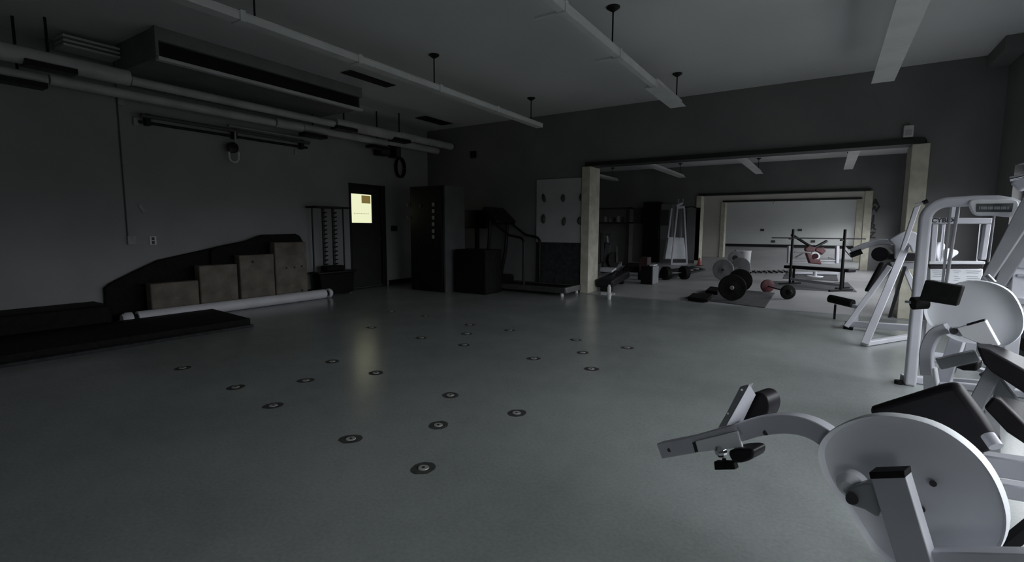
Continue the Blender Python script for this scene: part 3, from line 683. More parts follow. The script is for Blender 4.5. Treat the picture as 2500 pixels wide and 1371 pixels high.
# dark bench against the post
t = thing('incline_bench', 'long dark padded bench just behind the left opening post', 'bench', fl(1480, 706))
a = V((-3.72, 9.75, 0.30)); b = V((-4.25, 11.9, 0.46))
a = fl(1474, 706); a = P(1475, 682, 9.9); b = P(1520, 660, 11.6)
s = V((0.97, 0.24, 0))*0.17
MB().prism([a-s, a+s, b+s, b-s], (0, 0, -0.16)).build('pad', 'black_vinyl', t, 0.03)
MB().box((a.x-0.12, a.y+0.1, 0), (a.x+0.12, a.y+0.2, a.z-0.16)).build('leg', 'black_metal', t); MB().box((b.x-0.12, b.y-0.3, 0), (b.x+0.12, b.y-0.2, b.z-0.17)).build('leg', 'black_metal', t)
q = P(1480, 655, 11.2)
tag(MB().prism([P(1464, 657, 10.9), P(1494, 660, 10.7), P(1505, 653, 11.5), P(1466, 652, 11.5)], (0,0,-0.05)).build('side_table', 'pale_plastic', None, 0.01), 'pale tray top next to the dark bench behind the post', 'tray')
tag(MB().prism([fl(1466, 718), fl(1500, 720), fl(1502, 716), fl(1468, 713)], (0,0,0.01)).build('paper_sheet', 'pale_plastic'), 'pale flat strip on the floor at the foot of the post', 'paper')
# black speaker box with things on top
t = thing('speaker_box', 'black box speaker standing on the far room floor', 'speaker', (-3.43, 11.35, 0))
MB().box((-3.58, 11.15, 0.0), (-3.31, 11.62, 0.42)).build('cabinet', 'black_metal', t, 0.008)
MB().box((-3.565, 11.14, 0.02), (-3.325, 11.149, 0.40)).build('grille', 'black_rubber', t)
MB().box((-3.309, 11.16, 0.01), (-3.30, 11.61, 0.41)).build('side_panel', 'grey_metal', t, label='grey side panel')
tag(MB().box((-4.52, 13.9, 0), (-4.28, 14.25, 0.46)).build('storage_crate', 'dull_maroon', None, 0.01), 'maroon crate behind the black speaker box', 'crate')
tag(MB().prism([V((-3.40, 11.2, 0.422)), V((-3.30, 11.2, 0.422)), V((-3.30, 11.5, 0.422)), V((-3.38, 11.5, 0.422))], (0,0,0.03)).build('towel', 'outlet_white', None, 0.004), 'small white cloth on top of the speaker box', 'cloth')
# lat tower
t = thing('cable_tower', 'white cable tower machine with tapering legs beside the second opening', 'exercise machine', (-4.4, 18.2, 0))
D_ = 17.4
for (p0, p1) in (((1639, 646), (1654, 508)), ((1677, 645), (1670, 508)), ((1631, 580), (1640, 508))):
    MB().bar(P(*p0, D_), P(*p1, D_), 0.055, 0.05, RGT).build('leg', 'white_metal', t, 0.005)
MB().bar(P(1652, 507, D_), P(1671, 505, D_), 0.08, 0.08).build('top_bar', 'white_metal', t, 0.005)
MB().bar(P(1652, 503, D_), P(1666, 496, D_), 0.08, 0.06).build('pulley_arm', 'white_metal', t, 0.005)
for px in (1656, 1667): MB().bar(P(px, 497, D_), P(px+1, 485, D_), 0.03, 0.03, RGT).build('prong', 'grey_metal', t)
MB().prism([P(1623, 632, D_+0.2), P(1676, 632, D_+0.2), P(1670, 580, D_+0.2), P(1632, 578, D_+0.2)], FWD*0.25).build('shroud', 'pale_plastic', t, 0.02, label='pale blue-grey lower shroud')
MB().bar(P(1641, 644, D_), P(1676, 644, D_), 0.09, 0.06).build('base', 'white_metal', t, 0.005)
for px in (1660, 1664): MB().cyl(P(px, 506, D_+0.1), P(px, 582, D_+0.1), 0.010, 8).build('guide_rod', 'steel', t)
MB().tube([P(1671, 506, D_), P(1690, 504, D_), P(1702, 508, D_), P(1705, 514, D_)], 0.02, 8).build('lat_bar', 'black_metal', t)
# dark double door and cabinets on the middle wall (left part)
def wallbox(px0, py0, px1, py1, y_, dep_, mt, nm, lb, cat, floor_=False, bev=0.01):
    a = PY(px0, py0, y_); b = PY(px1, py1, y_)
    z0 = 0.0 if floor_ else min(a.z, b.z)
    o = MB().box((a.x, y_, z0), (b.x, y_+dep_, max(a.z, b.z))).build(nm, mt, None, bev)
    return tag(o, lb, cat)
wallbox(1571, 493, 1606, 636, 18.6, 0.39, 'black_metal', 'storage_locker', 'tall black locker against the middle wall', 'locker', True)
wallbox(1614, 498, 1637, 640, 18.7, 0.29, 'duct_grey', 'storage_locker', 'grey cabinet right of the tall black locker', 'cabinet', True)
wallbox(1612, 512, 1632, 550, 18.66, 0.03, 'hold_dark', 'poster', 'dark poster on the grey cabinet', 'poster')
wallbox(1531, 508, 1566, 545, 18.92, 0.07, 'hold_dark', 'framed_board', 'dark framed board on the middle wall left of the locker', 'board')
wallbox(1678, 506, 1705, 636, 18.94, 0.05, 'wall_paint', 'pin_board', 'grey panel on the wall between the cable tower and the second opening post', 'panel')
t = thing('open_shelf', 'dark shelf unit with pale items, seen just right of the opening post', 'shelf', (-6.2, 16.5, 0))
MB().box((-7.1, 16.4, 1.95), (-5.72, 16.8, 2.0)).build('top_board', 'wood_dark', t); MB().box((-7.1, 16.4, 1.45), (-5.72, 16.8, 1.5)).build('shelf_board', 'wood_dark', t)
for xx in (-7.1, -5.77): MB().box((xx, 16.4, 0), (xx+0.05, 16.8, 2.0)).build('side_panel', 'wood_dark', t)
MB().box((-7.05, 16.75, 0.0), (-5.77, 16.78, 1.45)).build('back_panel', 'duct_grey', t)
for i, (dx, h_, mt) in enumerate(((0.28, 0.20, 'label_grey'), (0.45, 0.13, 'grey_metal'), (0.62, 0.16, 'hold_dark'), (0.76, 0.22, 'label_grey'), (0.92, 0.18, 'hold_dark'))):
    tag(MB().disc((-6.95+dx, 16.6, 1.501), (0,0,1), [(0, 0.05), (h_*0.7, 0.06), (h_, 0.03)], 14).build('jar', mt), ('pale', 'squat grey', 'short dark', 'tall pale', 'tall dark')[i]+' jar on the dark shelf unit, number order from the post: '+('first', 'second', 'third', 'fourth', 'fifth')[i], 'jar')
# stair stepper, dark, by the shelf
t = thing('exercise_bike', 'dark upright exercise bike behind the opening post', 'exercise bike', (-5.0, 13.5, 0))
D_ = 13.6
MB().prism([P(1470, 662, D_), P(1488, 662, D_), P(1486, 622, D_), P(1492, 596, D_), P(1478, 590, D_), P(1472, 620, D_)], FWD*0.2).build('frame', 'black_metal', t, 0.02)
MB().prism([P(1466, 640, D_), P(1466, 568, D_), P(1474, 568, D_), P(1476, 640, D_)], FWD*0.12).build('seat_post', 'black_metal', t, 0.01)
MB().bar(P(1479, 573, D_), P(1492, 572, D_), 0.05, 0.06).build('handlebar', 'black_metal', t, 0.01)
MB().bar(P(1482, 574, D_), P(1484, 592, D_), 0.04, 0.04, RGT).build('stem', 'grey_metal', t)
MB().disc(P(1496, 635, D_), RGT*0.6-FWD*0.8, [(0, 0.22), (0.04, 0.22)], 28).build('flywheel', 'black_rubber', t)
MB().bar(P(1505, 600, D_), P(1506, 640, D_), 0.06, 0.05, RGT).build('side_rail', 'hold_dark', t)
MB().bar(P(1468, 664, D_), P(1500, 662, D_), 0.05, 0.3).build('base', 'black_metal', t)
# low clutter by the tower
tag(MB().prism([fl(1605, 678), fl(1640, 680), fl(1722, 660), fl(1690, 652), fl(1612, 664)], (0,0,0.05)).build('mat_stack', 'mat_rubber', None, 0.01), 'dark low pile of mats in front of the cable tower', 'mat')
rr = random.Random(5)
for i, (px, py) in enumerate(((1646, 667), (1660, 663), (1672, 662), (1684, 660), (1697, 657))):
    q = fl(px, py, 0.05); q.z = 0.05
    d = V((math.cos(i*0.8+0.3), math.sin(i*0.8+0.3), 0))
    tag(MB().disc(q+V((0,0,0.001)), (0,0,1), [(0, 0.10), (0.01, 0.11), (0.035, 0.11), (0.04, 0.10)], 24).build('weight_plate', 'steel' if i % 2 else 'grey_plate'),
        ('nearest grey', 'second nearest steel', 'middle grey', 'fourth steel', 'farthest grey')[i]+' weight plate lying on the dark mats before the tower', 'weight plate')
q = fl(1707, 648)
t = thing('traffic_cone', 'small red cone at the foot of the second opening post', 'cone', q)
MB().disc(q+V((0,0,0.015)), (0,0,1), [(0, 0.09), (0.26, 0.02)], 20).build('cone_body', 'pink_cone', t); MB().box((q.x-0.11, q.y-0.11, 0), (q.x+0.11, q.y+0.11, 0.015)).build('cone_base', 'black_rubber', t)
tag(MB().prism([fl(1520, 664), fl(1562, 664), fl(1562, 652), fl(1532, 652)], (0,0,0.16)).build('sand_bag', 'black_rubber', None, 0.05), 'black heap of bags on the floor by the middle wall', 'bag')
tag(MB().prism([fl(1500, 662), fl(1516, 662), fl(1518, 655), fl(1504, 655)], (0,0,0.22)).build('foam_block', 'grey_metal', None, 0.02), 'grey foam block beside the exercise bike', 'block')
# letters on the middle wall beside the opening
rotw = Matrix.Rotation(math.pi/2, 3, 'X')
for ch, px, py, lb in (('A', 2137, 494, 'topmost'), ('W', 2134, 511, 'second'), ('J', 2132.5, 533, 'middle'), ('R', 2131, 554, 'fourth'), ('Z', 2129, 574, 'lowest')):
    q = PY(px, py, W2-0.012); o = text_part(ch, 0.27, 'ink', None, q, rotw, 'wall_letter', 0.01)
    tag(o, '%s dark letter on the wall right of the second opening' % lb, 'letter')

# ------------------------------------------------------------------ right side machines
def bz(pts, n=10):
    """smooth curve through pixel or 3-D points (Catmull-Rom)"""
    pts = [V(p) for p in pts]; out = []
    for i in range(len(pts)-1):
        p0 = pts[max(i-1, 0)]; p1 = pts[i]; p2 = pts[i+1]; p3 = pts[min(i+2, len(pts)-1)]
        for k in range(n):
            s = k/n; out.append(0.5*((2*p1)+(-p0+p2)*s+(2*p0-5*p1+4*p2-p3)*s*s+(-p0+3*p1-3*p2+p3)*s*s*s))
    out.append(pts[-1]); return out
FR = {}
def use_frame(px, py, w, az):
    """a machine's own upright side plane through a point, its normal turned az degrees from the room's depth"""
    n = V((math.sin(math.radians(az)), math.cos(math.radians(az)), 0)); FR['n'] = n; FR['o'] = P(px, py, w); FR['w'] = w
    return n, V((n.y, -n.x, 0))
def Q(px, py, w):
    d = ray(px, py); o = FR['o'] + FR['n']*(w-FR['w']); return CAM + d*((o-CAM).dot(FR['n'])/d.dot(FR['n']))
def QQ(l, w): return [Q(x, y, w) for x, y in l]
NRM = SID = None
def PP(l, w): return [P(x, y, w) for x, y in l]
def closed(l, n=6):
    p = [V((x, y, 0)) for x, y in l]; m_ = len(p); out = []
    for i in range(m_):
        p0, p1, p2, p3 = p[(i-1) % m_], p[i], p[(i+1) % m_], p[(i+2) % m_]
        for k in range(n):
            s = k/n; q = 0.5*((2*p1)+(-p0+p2)*s+(2*p0-5*p1+4*p2-p3)*s*s+(-p0+3*p1-3*p2+p3)*s*s*s); out.append((q.x, q.y))
    return out
def dish(outline, w, depth, rim, nm, mt, parent, lean=0.0, flat=0.78, dish_d=0.03):
    """egg-shaped cam cover: shallow dish facing the camera side with a raised rolled rim"""
    n = len(outline); cx = sum(p[0] for p in outline)/n; cy = sum(p[1] for p in outline)/n
    rows = [(1.0, depth), (1.0, 0.0), (0.990, -0.006), (0.978, 0.0), (0.95, dish_d*0.6), (0.80, dish_d), (0.4, dish_d*0.8), (0.02, dish_d*0.7)]
    vs = []; fs = []
    for k, off in rows:
        for (x, y) in outline: vs.append(Q(cx+(x-cx)*k, cy+(y-cy)*k, w) + NRM*off)
    for r_ in range(len(rows)-1):
        for i in range(n): fs.append((r_*n+i, r_*n+(i+1) % n, (r_+1)*n+(i+1) % n, (r_+1)*n+i))
    fs.append(tuple(range(n))); fs.append(tuple((len(rows)-1)*n+i for i in range(n)))
    return MB().add(vs, fs, True).build(nm, mt, parent)

# -- machine 3: tall frame with curved top and placard (plane Y = 5.1)
Y3 = 5.12
t = thing('cable_machine', 'tall white machine frame with curved top and hanging dark placard', 'exercise machine', (0.66, Y3, 0))
pts = [(0.655, Y3, 0.0), (0.655, Y3, 1.30)] + arc((0.79, Y3, 1.36), 0.135, 180, 90, 8, (1,0,0), (0,0,1)) + [(0.95, Y3, 1.502), (1.06, Y3, 1.500), (1.13, Y3, 1.482), (1.20, Y3, 1.44)]
MB().sweep(pts, 0.10, 0.078, (0, 1, 0)).build('frame', 'white_metal', t, 0.02, 4)
MB().box((0.60, Y3+0.055, 0.0), (1.5, Y3+0.12, 0.06)).build('base', 'white_metal', t, 0.01)
MB().cyl((0.58, Y3-0.02, 0.0), (0.58, Y3-0.02, 0.03), 0.03, 14).build('foot', 'black_rubber', t)
q = [PY(*p_, Y3-0.075) for p_ in closed([(2372, 488), (2425, 487), (2484, 489), (2478, 527), (2425, 526), (2385, 525), (2370, 508)], 4)]
MB().prism(q, (0, 0.05, 0)).build('placard', 'pale_plastic', t, 0.008, label='rounded pale placard with dark window')
q = [PY(*p_, Y3-0.0755) for p_ in ((2384, 497), (2474, 496), (2470, 517), (2383, 517))]
MB().prism(q, (0, -0.004, 0)).build('placard_window', 'display_green', t)
mb = MB()
for i in range(14):
    c = PY(2392+5.3*i, 507, Y3-0.080); mb.box((c.x-0.004, Y3-0.0810, c.z-0.012), (c.x+0.003*(1+i % 3), Y3-0.0790, c.z+0.010))
mb.build('lettering', 'grey_metal', t)
for p0, p1, r_ in (((2322, 500), (2301, 690), 0.009), ((2340, 500), (2310, 690), 0.012), ((2427, 527), (2413, 640), 0.008)):
    a = PY(*p0, Y3+0.05); b = PY(*p1, Y3+0.05); MB().cyl(a, b, r_, 10).build('guide_rod', 'grey_metal', t)

# -- machine 4: white weight-stack tower behind it (plane Y = 6.2)
Y4 = 6.2
t = thing('weight_tower', 'white weight stack tower with lettered top beam behind the curved frame', 'exercise machine', (1.05, Y4, 0))
def yb(poly, y_, dep_, nm, mt, bev=0.006, lb=None): return MB().prism([PY(*p_, y_) for p_ in poly], (0, dep_, 0)).build(nm, mt, t, bev, label=lb)
yb([(2274, 531), (2424, 532), (2422, 546), (2272, 546)], Y4, 0.10, 'top_beam', 'white_metal')
yb([(2407, 547), (2421, 547), (2408, 634), (2394, 634)], Y4, 0.10, 'right_post', 'white_metal')
yb([(2276, 547), (2291, 547), (2284, 640), (2270, 640)], Y4, 0.10, 'left_post', 'white_metal')
yb([(2324, 494), (2345, 497), (2342, 531), (2320, 531)], Y4-0.01, 0.09, 'head_box', 'white_metal')
yb([(2268, 638), (2406, 638), (2405, 645), (2268, 645)], Y4-0.02, 0.14, 'shelf_rail', 'pale_plastic')
yb([(2270, 646), (2402, 646), (2400, 655), (2270, 655)], Y4, 0.10, 'weight_block', 'ink')
yb([(2270, 656), (2400, 656), (2398, 700), (2270, 700)], Y4, 0.12, 'instruction_panel', 'pale_plastic', lb='pale panel with rows of small print')
a = PY(2270, 700, Y4); b = PY(2400, 700, Y4)
MB().box((a.x, Y4, 0), (a.x+0.08, Y4+0.1, a.z)).build('lower_post', 'white_metal', t, 0.005); MB().box((b.x-0.08, Y4, 0), (b.x, Y4+0.1, a.z)).build('lower_post', 'white_metal', t, 0.005)
MB().box((a.x-0.05, Y4-0.05, 0), (b.x+0.1, Y4+0.16, 0.06)).build('base', 'white_metal', t, 0.008)
for px in (2305, 2392):
    a = PY(px, 547, Y4+0.05); MB().cyl(a, PY(px-9, 638, Y4+0.05), 0.012, 10).build('guide_rod', 'chrome', t)
mb = MB()
for i in range(6):
    for x0_, x1_ in ((2276, 2312), (2328, 2346), (2358, 2394)):
        if (i+x0_) % 5 == 0: continue
        p0 = PY(x0_+(i*7) % 5, 661+4.6*i, Y4-0.001); p1 = PY(x1_-(i*5) % 9, 661+4.6*i, Y4-0.001); mb.box((p0.x, Y4-0.002, p0.z), (p1.x, Y4-0.0005, p0.z+0.004))
mb.build('small_print', 'grey_metal', t)
q = PY(2304, 538, Y4-0.002); text_part('CYBEX', 0.058, 'ink', t, q, rotw, 'lettering', 0.001)
# weight horn and rounded grip in front of the tower
MB().prism(PP(closed([(2290, 595), (2304, 590), (2312, 605), (2313, 630), (2300, 640), (2288, 632), (2284, 612)], 4), 5.75), FWD*0.12).build('cam', 'white_metal', t, 0.02, 3)
MB().prism(PP(closed([(2312, 606), (2338, 610), (2342, 618), (2334, 625), (2316, 636), (2308, 625)], 4), 5.72), FWD*0.10).build('arm', 'white_metal', t, 0.02, 3)

# -- machine 5: seated machine with raking legs (about 5.4-6.6 m away)
NRM, SID = use_frame(2180, 650, 5.8, 0.0)
t = thing('seated_press', 'white seated machine with raking legs and black seat beside the right opening post', 'exercise machine', fl(2110, 845))
f1 = fl(2110, 845); f2 = fl(2065, 803); 
top1 = Q(2212, 600, 5.75); top2 = Q(2172, 650, 6.3)
MB().bar(f1+V((0,0,0.02)), top1, 0.075, 0.07, SID).build('front_leg', 'white_metal', t, 0.006)
MB().bar(f2+V((0,0,0.03)), top2, 0.06, 0.06, SID).build('rear_leg', 'white_metal', t, 0.006)
MB().bar(fl(2065, 800)+V((0,0,0.06)), Q(2225, 800, 5.9), 0.075, 0.07).build('base_beam', 'white_metal', t, 0.006)
e = Q(2225, 812, 5.9); MB().bar(V((e.x, e.y-0.05, 0.03)), V((f1.x, f1.y, 0.03)), 0.05, 0.06).build('base_rail', 'white_metal', t, 0.006)
MB().prism([fl(2058, 802), fl(2082, 806), fl(2084, 797), fl(2062, 793)], (0,0,0.03)).build('foot', 'black_rubber', t, 0.005)
MB().prism(QQ([(2148, 640), (2165, 640), (2130, 712), (2110, 712)], 6.5), NRM*0.10).build('back_pad', 'black_vinyl', t, 0.025, 3)
MB().prism(QQ(closed([(2152, 626), (2190, 620), (2246, 620), (2246, 636), (2200, 636), (2165, 632)], 4), 5.85), NRM*0.32).build('seat', 'black_vinyl', t, 0.02, 3)
MB().bar(Q(2140, 620, 5.9), Q(2165, 620, 6.0), 0.14, 0.14).build('roller_core', 'black_vinyl', t, 0.06, 4)
MB().cyl(Q(2148, 620, 5.8), Q(2162, 624, 6.2), 0.085, 24).build('thigh_roller', 'black_vinyl', t)
MB().prism(QQ([(2172, 638), (2245, 640), (2245, 655), (2182, 655)], 5.9), NRM*0.1).build('seat_beam', 'grey_metal', t, 0.006)
MB().prism(QQ([(2204, 655), (2217, 655), (2236, 690), (2236, 715), (2228, 715)], 6.0), NRM*0.08).build('gusset', 'white_metal', t, 0.006)
MB().sweep(bz(QQ([(2078, 614), (2110, 600), (2150, 590), (2180, 592)], 6.0), 6), 0.05, 0.07, NRM).build('lever_arm', 'white_metal', t, 0.012, 3)
MB().cyl(Q(2076, 623, 5.95), Q(2104, 613, 5.95), 0.034, 16).build('hand_grip', 'black_rubber', t)
MB().prism(QQ([(2170, 584), (2216, 560), (2225, 566), (2218, 585), (2206, 632), (2184, 632), (2184, 600)], 5.8), NRM*0.12).build('pivot_cover', 'white_metal', t, 0.012, 3)
MB().prism(QQ([(2222, 520), (2240, 500), (2262, 500), (2256, 540), (2240, 610), (2205, 612)], 5.5), NRM*0.07).build('handle_plate', 'pale_plastic', t, 0.006) if False else MB().prism(QQ([(2232, 506), (2248, 500), (2214, 598), (2206, 612), (2198, 610)], 5.4), NRM*0.06).build('upright_plate', 'white_metal', t, 0.006)
MB().cyl(Q(2234, 499, 5.4), Q(2256, 494, 5.4), 0.012, 10).build('handle_rod', 'chrome', t)
MB().cyl(Q(2253, 495, 5.4), Q(2265, 490, 5.4), 0.022, 14).build('knob', 'black_rubber', t)
MB().prism(QQ([(2214, 562), (2235, 566), (2246, 576), (2244, 614), (2228, 616), (2222, 600), (2210, 590)], 5.6), NRM*0.10).build('counterweight', 'white_metal', t, 0.012, 3)
MB().prism(QQ([(2206, 650), (2214, 650), (2176, 775), (2168, 775)], 5.8), NRM*0.05).build('shock_rod', 'black_metal', t)
t2 = t
t = thing('padded_roller', 'long black foam roller on a white foot, on the floor left of the seated machine', 'roller', fl(2060, 748))
a = Q(2026, 728, 6.9); b = Q(2082, 741, 6.7)
MB().cyl(a, b, 0.058, 24).build('roller', 'black_rubber', t)
MB().prism([Q(2080, 742, 6.7), Q(2098, 746, 6.6), Q(2096, 756, 6.6), Q(2076, 750, 6.7)], NRM*0.08).build('foot', 'white_metal', t, 0.01)
e = Q(2092, 752, 6.65); MB().bar(e, V((e.x, e.y, 0)), 0.05, 0.05).build('stand', 'white_metal', t)
e = Q(2040, 734, 6.85); MB().bar(V((e.x, e.y, e.z-0.05)), V((e.x, e.y, 0)), 0.03, 0.03).build('stand', 'black_metal', t)

# -- machine 6: big raking beams at the right edge
NRM, SID = use_frame(2450, 600, 3.45, 21.5)
t = thing('leg_press', 'large grey machine with two raking beams at the right edge', 'exercise machine', Q(2440, 700, 3.5).to_tuple()[:2]+(0,))
W6 = 3.45
MB().prism(QQ([(2512, 452), (2530, 520), (2416, 690), (2390, 690), (2400, 668)], W6), NRM*0.06).build('beam', 'grey_metal', t, 0.005)
MB().prism(QQ([(2490, 520), (2560, 470), (2560, 540), (2450, 702), (2428, 690)], W6+0.12), NRM*0.08).build('beam', 'grey_metal', t, 0.005)
MB().prism(QQ([(2535, 560), (2560, 560), (2478, 700), (2450, 700)], W6+0.25), NRM*0.08).build('rear_beam', 'white_metal', t, 0.005)
MB().cyl(Q(2466, 437, 3.7), Q(2510, 427, 3.7), 0.018, 12).build('top_rod', 'chrome', t)
MB().bar(Q(2478, 458, 3.8), Q(2515, 436, 3.8), 0.09, 0.08).build('top_tube', 'white_metal', t, 0.02, 4)
MB().prism(QQ([(2486, 628), (2520, 628), (2520, 655), (2484, 655)], 3.6), NRM*0.1).build('bracket', 'white_metal', t, 0.006)
MB().prism(QQ([(2482, 668), (2520, 668), (2520, 676), (2482, 676)], 3.6), NRM*0.1).build('bracket', 'white_metal', t, 0.006)
MB().prism(QQ([(2478, 726), (2530, 730), (2530, 745), (2480, 742)], 3.6), NRM*0.1).build('cross_bar', 'white_metal', t, 0.006)
MB().cyl(Q(2408, 672, 3.4), Q(2426, 690, 3.4), 0.02, 12).build('bolt', 'chrome', t)
e = Q(2470, 735, 3.65); MB().bar(V((e.x+0.02, e.y, 0)), V((e.x+0.02, e.y, e.z+0.3)), 0.08, 0.08).build('post', 'white_metal', t, 0.006)

# -- machine 2: leg extension with pale cam disc (about 2.9 m away)
NRM, SID = use_frame(2380, 770, 2.95, 21.5)
t = thing('leg_extension', 'white leg machine with pale egg-shaped cam cover and black pads, second from the front', 'exercise machine', Q(2300, 900, 3.0).to_tuple()[:2]+(0,))
W = 2.95
out = closed([(2256, 765), (2262, 735), (2285, 712), (2330, 692), (2380, 684), (2430, 692), (2470, 715), (2494, 755), (2500, 790), (2490, 820), (2462, 842), (2430, 848), (2390, 840), (2340, 832), (2300, 812), (2272, 795)], 4)
dish(out, W, 0.03, 0.02, 'cam_cover', 'pale_plastic', t)
MB().prism(QQ([(2259, 683), (2351, 699), (2335, 747), (2243, 732)], W-0.22), NRM*0.06).build('shin_pad', 'black_rubber', t, 0.006)
MB().cyl(Q(2228, 740, W-0.15), Q(2262, 738, W-0.1), 0.040, 20).build('roller', 'black_rubber', t)
MB().cyl(Q(2210, 736, W-0.13), Q(2230, 738, W-0.13), 0.009, 10).build('roller_pin', 'chrome', t)
MB().prism(QQ(closed([(2316, 803), (2322, 798), (2335, 799), (2362, 796), (2350, 820), (2330, 818), (2318, 814)], 3), W-0.10), NRM*0.05).build('pivot_plate', 'white_metal', t, 0.01)
MB().prism(QQ([(2360, 792), (2405, 781), (2439, 843), (2400, 842), (2350, 822), (2335, 800)], W-0.13), NRM*0.05).build('pivot_bracket', 'pale_plastic', t, 0.004)
MB().bar(Q(2362, 792, W-0.14), Q(2404, 780, W-0.14), 0.012, 0.03).build('bracket_edge', 'black_metal', t)
MB().cyl(Q(2329, 808, W-0.125), Q(2329, 808, W-0.08), 0.018, 20).build('pivot_bolt', 'ink', t)
MB().sweep(bz(QQ([(2316, 800), (2285, 812), (2266, 845), (2262, 880), (2266, 915)], W-0.02), 6), 0.07, 0.065, NRM).build('lever_arm', 'white_metal', t, 0.008)
MB().prism(QQ([(2252, 900), (2282, 898), (2290, 945), (2254, 955)], W-0.05), NRM*0.06).build('lever_end', 'pale_plastic', t, 0.008)
MB().bar(Q(2340, 822, W+0.10), Q(2300, 940, W+0.05), 0.075, 0.06, SID).build('front_post', 'white_metal', t, 0.006)
MB().bar(Q(2290, 888, W-0.12), Q(2386, 866, W-0.05), 0.065, 0.05).build('seat_bar', 'grey_metal', t, 0.006)
MB().prism(QQ([(2330, 896), (2388, 884), (2384, 906), (2350, 904)], W+0.05), NRM*0.12).build('foot_pad', 'black_rubber', t, 0.01)
def slab(back, top, bottom, w, dw, nm):
    n_ = len(top); vs = QQ(back, w+dw) + QQ(top, w) + QQ(bottom, w) + [p + NRM*dw for p in QQ(bottom, w)]; fs = []
    for r_ in range(4):
        for i in range(n_-1): a_ = r_*n_+i; b_ = ((r_+1) % 4)*n_+i; fs.append((a_, a_+1, b_+1, b_))
    fs.append((0, n_, 2*n_, 3*n_)); fs.append((n_-1, 2*n_-1, 3*n_-1, 4*n_-1))
    return MB().add(vs, fs).build(nm, 'black_vinyl', t, 0.012, 3)
slab([(2380, 834), (2420, 836), (2530, 882)], [(2384, 846), (2415, 853), (2530, 918)], [(2400, 888), (2421, 909), (2530, 980)], W-0.35, 0.28, 'seat_pad')
slab([(2421, 961), (2443, 965), (2530, 985)], [(2425, 968), (2443, 976), (2530, 1062)], [(2400, 994), (2458, 1056), (2530, 1104)], W-0.75, 0.22, 'back_pad')
MB().bar(Q(2372, 1010, W-0.3), Q(2436, 890, W-0.25), 0.07, 0.05, SID).build('cross_leg', 'grey_metal', t, 0.005)
MB().bar(Q(2408, 905, W-0.2), Q(2470, 985, W-0.2), 0.07, 0.05, SID).build('cross_leg', 'grey_metal', t, 0.005)
MB().bar(Q(2318, 925, W+0.3), Q(2402, 932, W+0.25), 0.02, 0.05).build('floor_rail', 'white_metal', t)
MB().bar(Q(2388, 900, W+0.3), Q(2414, 908, W+0.25), 0.02, 0.05).build('floor_rail', 'white_metal', t)
e = Q(2310, 935, W); MB().bar(V((e.x, e.y, e.z)), V((e.x, e.y, 0)), 0.07, 0.06).build('lower_post', 'white_metal', t, 0.006)
e = Q(2420, 1000, W-0.2); MB().bar(V((e.x, e.y, e.z)), V((e.x+0.02, e.y, 0)), 0.07, 0.06).build('lower_post', 'grey_metal', t, 0.006)
e1 = fl(2230, 1000); 
MB().bar(V((Q(2310, 935, W).x, Q(2310, 935, W).y, 0.03)), V((Q(2420, 1000, W-0.2).x, Q(2420, 1000, W-0.2).y, 0.03)), 0.06, 0.06).build('base', 'white_metal', t, 0.005)

# -- machine 1: leg curl in the foreground (about 1.5 m away)
NRM, SID = use_frame(2200, 1150, 1.52, 21.5)
t = thing('leg_curl', 'foreground white leg machine with large pale cam cover and long arm reaching left', 'exercise machine', Q(2200, 1200, 1.6).to_tuple()[:2]+(0,))
W = 1.52
out = closed([(1998, 1120), (2000, 1085), (2022, 1055), (2060, 1032), (2120, 1014), (2190, 1014), (2270, 1032), (2340, 1070), (2400, 1125), (2440, 1190), (2460, 1260), (2452, 1320), (2420, 1370), (2370, 1405), (2300, 1420), (2210, 1400), (2130, 1340), (2060, 1230), (2020, 1180)], 4)
dish(out, W, 0.035, 0.02, 'cam_cover', 'pale_plastic', t, dish_d=0.030)
for px, py in ((2278, 1180), (2250, 1243)):
    MB().cyl(Q(px, py, W-0.012), Q(px, py, W+0.03), 0.009, 12).build('cover_bolt', 'ink', t)
MB().prism(QQ([(2122, 1156), (2208, 1153), (2282, 1400), (2196, 1400)], W-0.16), NRM*0.05).build('front_post', 'mid_metal', t, 0.003)
MB().prism(QQ([(2121, 1152), (2208, 1149), (2210, 1166), (2124, 1169)], W-0.165), NRM*0.055).build('post_cap', 'black_rubber', t, 0.002)
MB().prism(QQ([(2262, 1346), (2540, 1352), (2540, 1420), (2275, 1420)], W-0.14), NRM*0.05).build('base_beam', 'white_metal', t, 0.004)
MB().prism(QQ(closed([(2062, 1212), (2072, 1192), (2125, 1178), (2160, 1200), (2150, 1262), (2110, 1244), (2070, 1230)], 3), W-0.10), NRM*0.05).build('pivot_bracket', 'grey_metal', t, 0.006)
MB().cyl(Q(2080, 1217, W-0.125), Q(2080, 1217, W-0.08), 0.017, 20).build('pivot_bolt', 'ink', t)
MB().disc(Q(2085, 1178, W-0.02), -NRM, [(0, 0.045), (0.03, 0.042), (0.055, 0.02)], 28).build('pivot_dome', 'pale_plastic', t)
arm = bz(QQ([(1700, 1082), (1790, 1058), (1860, 1038), (1930, 1032), (1990, 1046), (2050, 1085)], W+0.06), 8)
MB().sweep([Q(1618, 1097, W+0.06)] + arm, 0.055, 0.070, NRM).build('long_arm', 'white_metal', t, 0.004)
MB().prism(QQ([(1697, 1076), (1800, 1052), (1812, 1092), (1703, 1104)], W+0.02), NRM*0.012).build('arm_sleeve', 'pale_plastic', t, 0.003)
MB().prism(QQ([(1690, 1080), (1697, 1078), (1704, 1102), (1697, 1104)], W+0.018), NRM*0.014).build('sleeve_gap', 'ink', t)
MB().cyl(Q(1634, 1098, W+0.03), Q(1634, 1098, W+0.05), 0.009, 12).build('arm_bolt', 'ink', t)
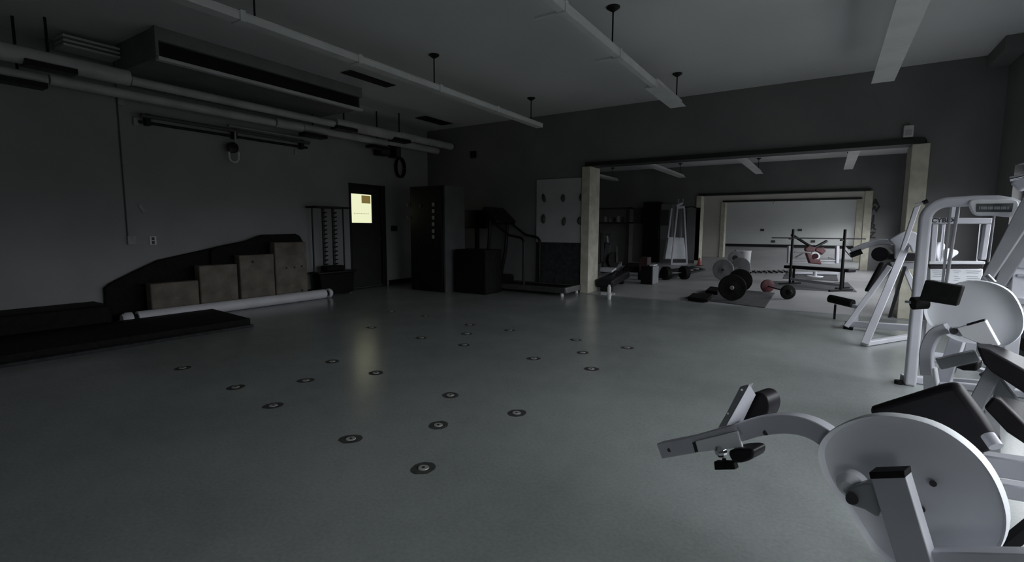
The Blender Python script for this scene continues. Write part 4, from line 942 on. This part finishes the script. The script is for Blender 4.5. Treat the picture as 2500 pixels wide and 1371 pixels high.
MB().cyl(Q(1869, 1056, W+0.03), Q(1869, 1056, W+0.05), 0.010, 12).build('arm_bolt', 'ink', t)
MB().prism([Q(1773, 1038, W-0.01), Q(1828, 940, W-0.01), Q(1842, 964, W+0.10), Q(1808, 1034, W+0.10)], NRM*0.012).build('pad_bracket', 'white_metal', t, 0.002, label='bright bracket face')
MB().prism(QQ([(1752, 1044), (1773, 1008), (1806, 944), (1828, 938), (1773, 1040)], W-0.005), NRM*0.04).build('bracket_side', 'grey_metal', t, 0.003)
for px, py in ((1811, 951), (1777, 1009)): MB().cyl(Q(px, py, W-0.015), Q(px, py, W), 0.004, 10).build('screw', 'chrome', t)
MB().prism(QQ(closed([(1830, 970), (1842, 958), (1860, 960), (1874, 975), (1876, 1000), (1862, 1028), (1836, 1036), (1812, 1030)], 4), W+0.13), NRM*0.10).build('shin_pad', 'black_vinyl', t, 0.015, 3)
MB().prism(QQ(closed([(1780, 1100), (1820, 1094), (1838, 1100), (1834, 1120), (1806, 1130), (1786, 1124)], 4), W+0.0), NRM*0.10).build('lower_pad', 'black_vinyl', t, 0.012, 3)
MB().disc(Q(1762, 1100, W+0.03), -NRM, [(0, 0.024), (0.02, 0.022), (0.035, 0.008)], 20).build('adjuster_knob', 'chrome', t)
MB().cyl(Q(1768, 1118, W+0.02), Q(1768, 1130, W+0.02), 0.008, 10).build('pin_stem', 'black_metal', t)
MB().prism(QQ([(1742, 1126), (1790, 1127), (1795, 1146), (1744, 1147)], W+0.0), NRM*0.03).build('pull_pin', 'black_rubber', t, 0.004)
MB().bar(Q(1800, 1040, W-0.01), Q(1812, 1060, W-0.01), 0.006, 0.006).build('link_rod', 'chrome', t)
# bench pad, a sloping wedge behind the cam cover
front = QQ([(2116, 1006), (2124, 994), (2296, 940), (2335, 934), (2400, 1020), (2444, 1086), (2398, 1112), (2330, 1090), (2150, 1040)], 1.80)
MB().prism(front, NRM*0.06).build('bench_pad', 'black_vinyl', t, 0.025, 4)
MB().cyl(Q(2412, 1062, 1.68), Q(2432, 1090, 1.66), 0.018, 20).build('pad_hinge', 'white_metal', t)
MB().bar(Q(2400, 1128, 1.85), Q(2540, 1150, 1.85), 0.065, 0.06).build('frame_rail', 'white_metal', t, 0.006)
MB().bar(Q(2440, 1190, 1.95), Q(2540, 1206, 1.95), 0.05, 0.06).build('frame_rail', 'white_metal', t, 0.006)
MB().bar(Q(2420, 1360, 1.7), Q(2520, 1280, 1.75), 0.03, 0.03).build('brace', 'black_metal', t)
for px, py, ww in ((2225, 1400, W-0.13), (2500, 1380, W-0.1)):
    e = Q(px, py, ww); MB().bar(e, V((e.x, e.y, 0.03)), 0.10, 0.05, SID).build('lower_leg', 'white_metal', t, 0.004)
e0 = Q(2225, 1400, W-0.13); e1 = Q(2500, 1380, W-0.1)
MB().bar(V((e0.x, e0.y, 0.03)), V((e1.x+0.2, e1.y+0.1, 0.03)), 0.06, 0.06).build('floor_beam', 'white_metal', t, 0.004)
e = Q(2300, 1100, 1.9); MB().bar(V((e.x, e.y, e.z)), V((e.x, e.y, 0.0)), 0.07, 0.07).build('bench_post', 'white_metal', t, 0.004)
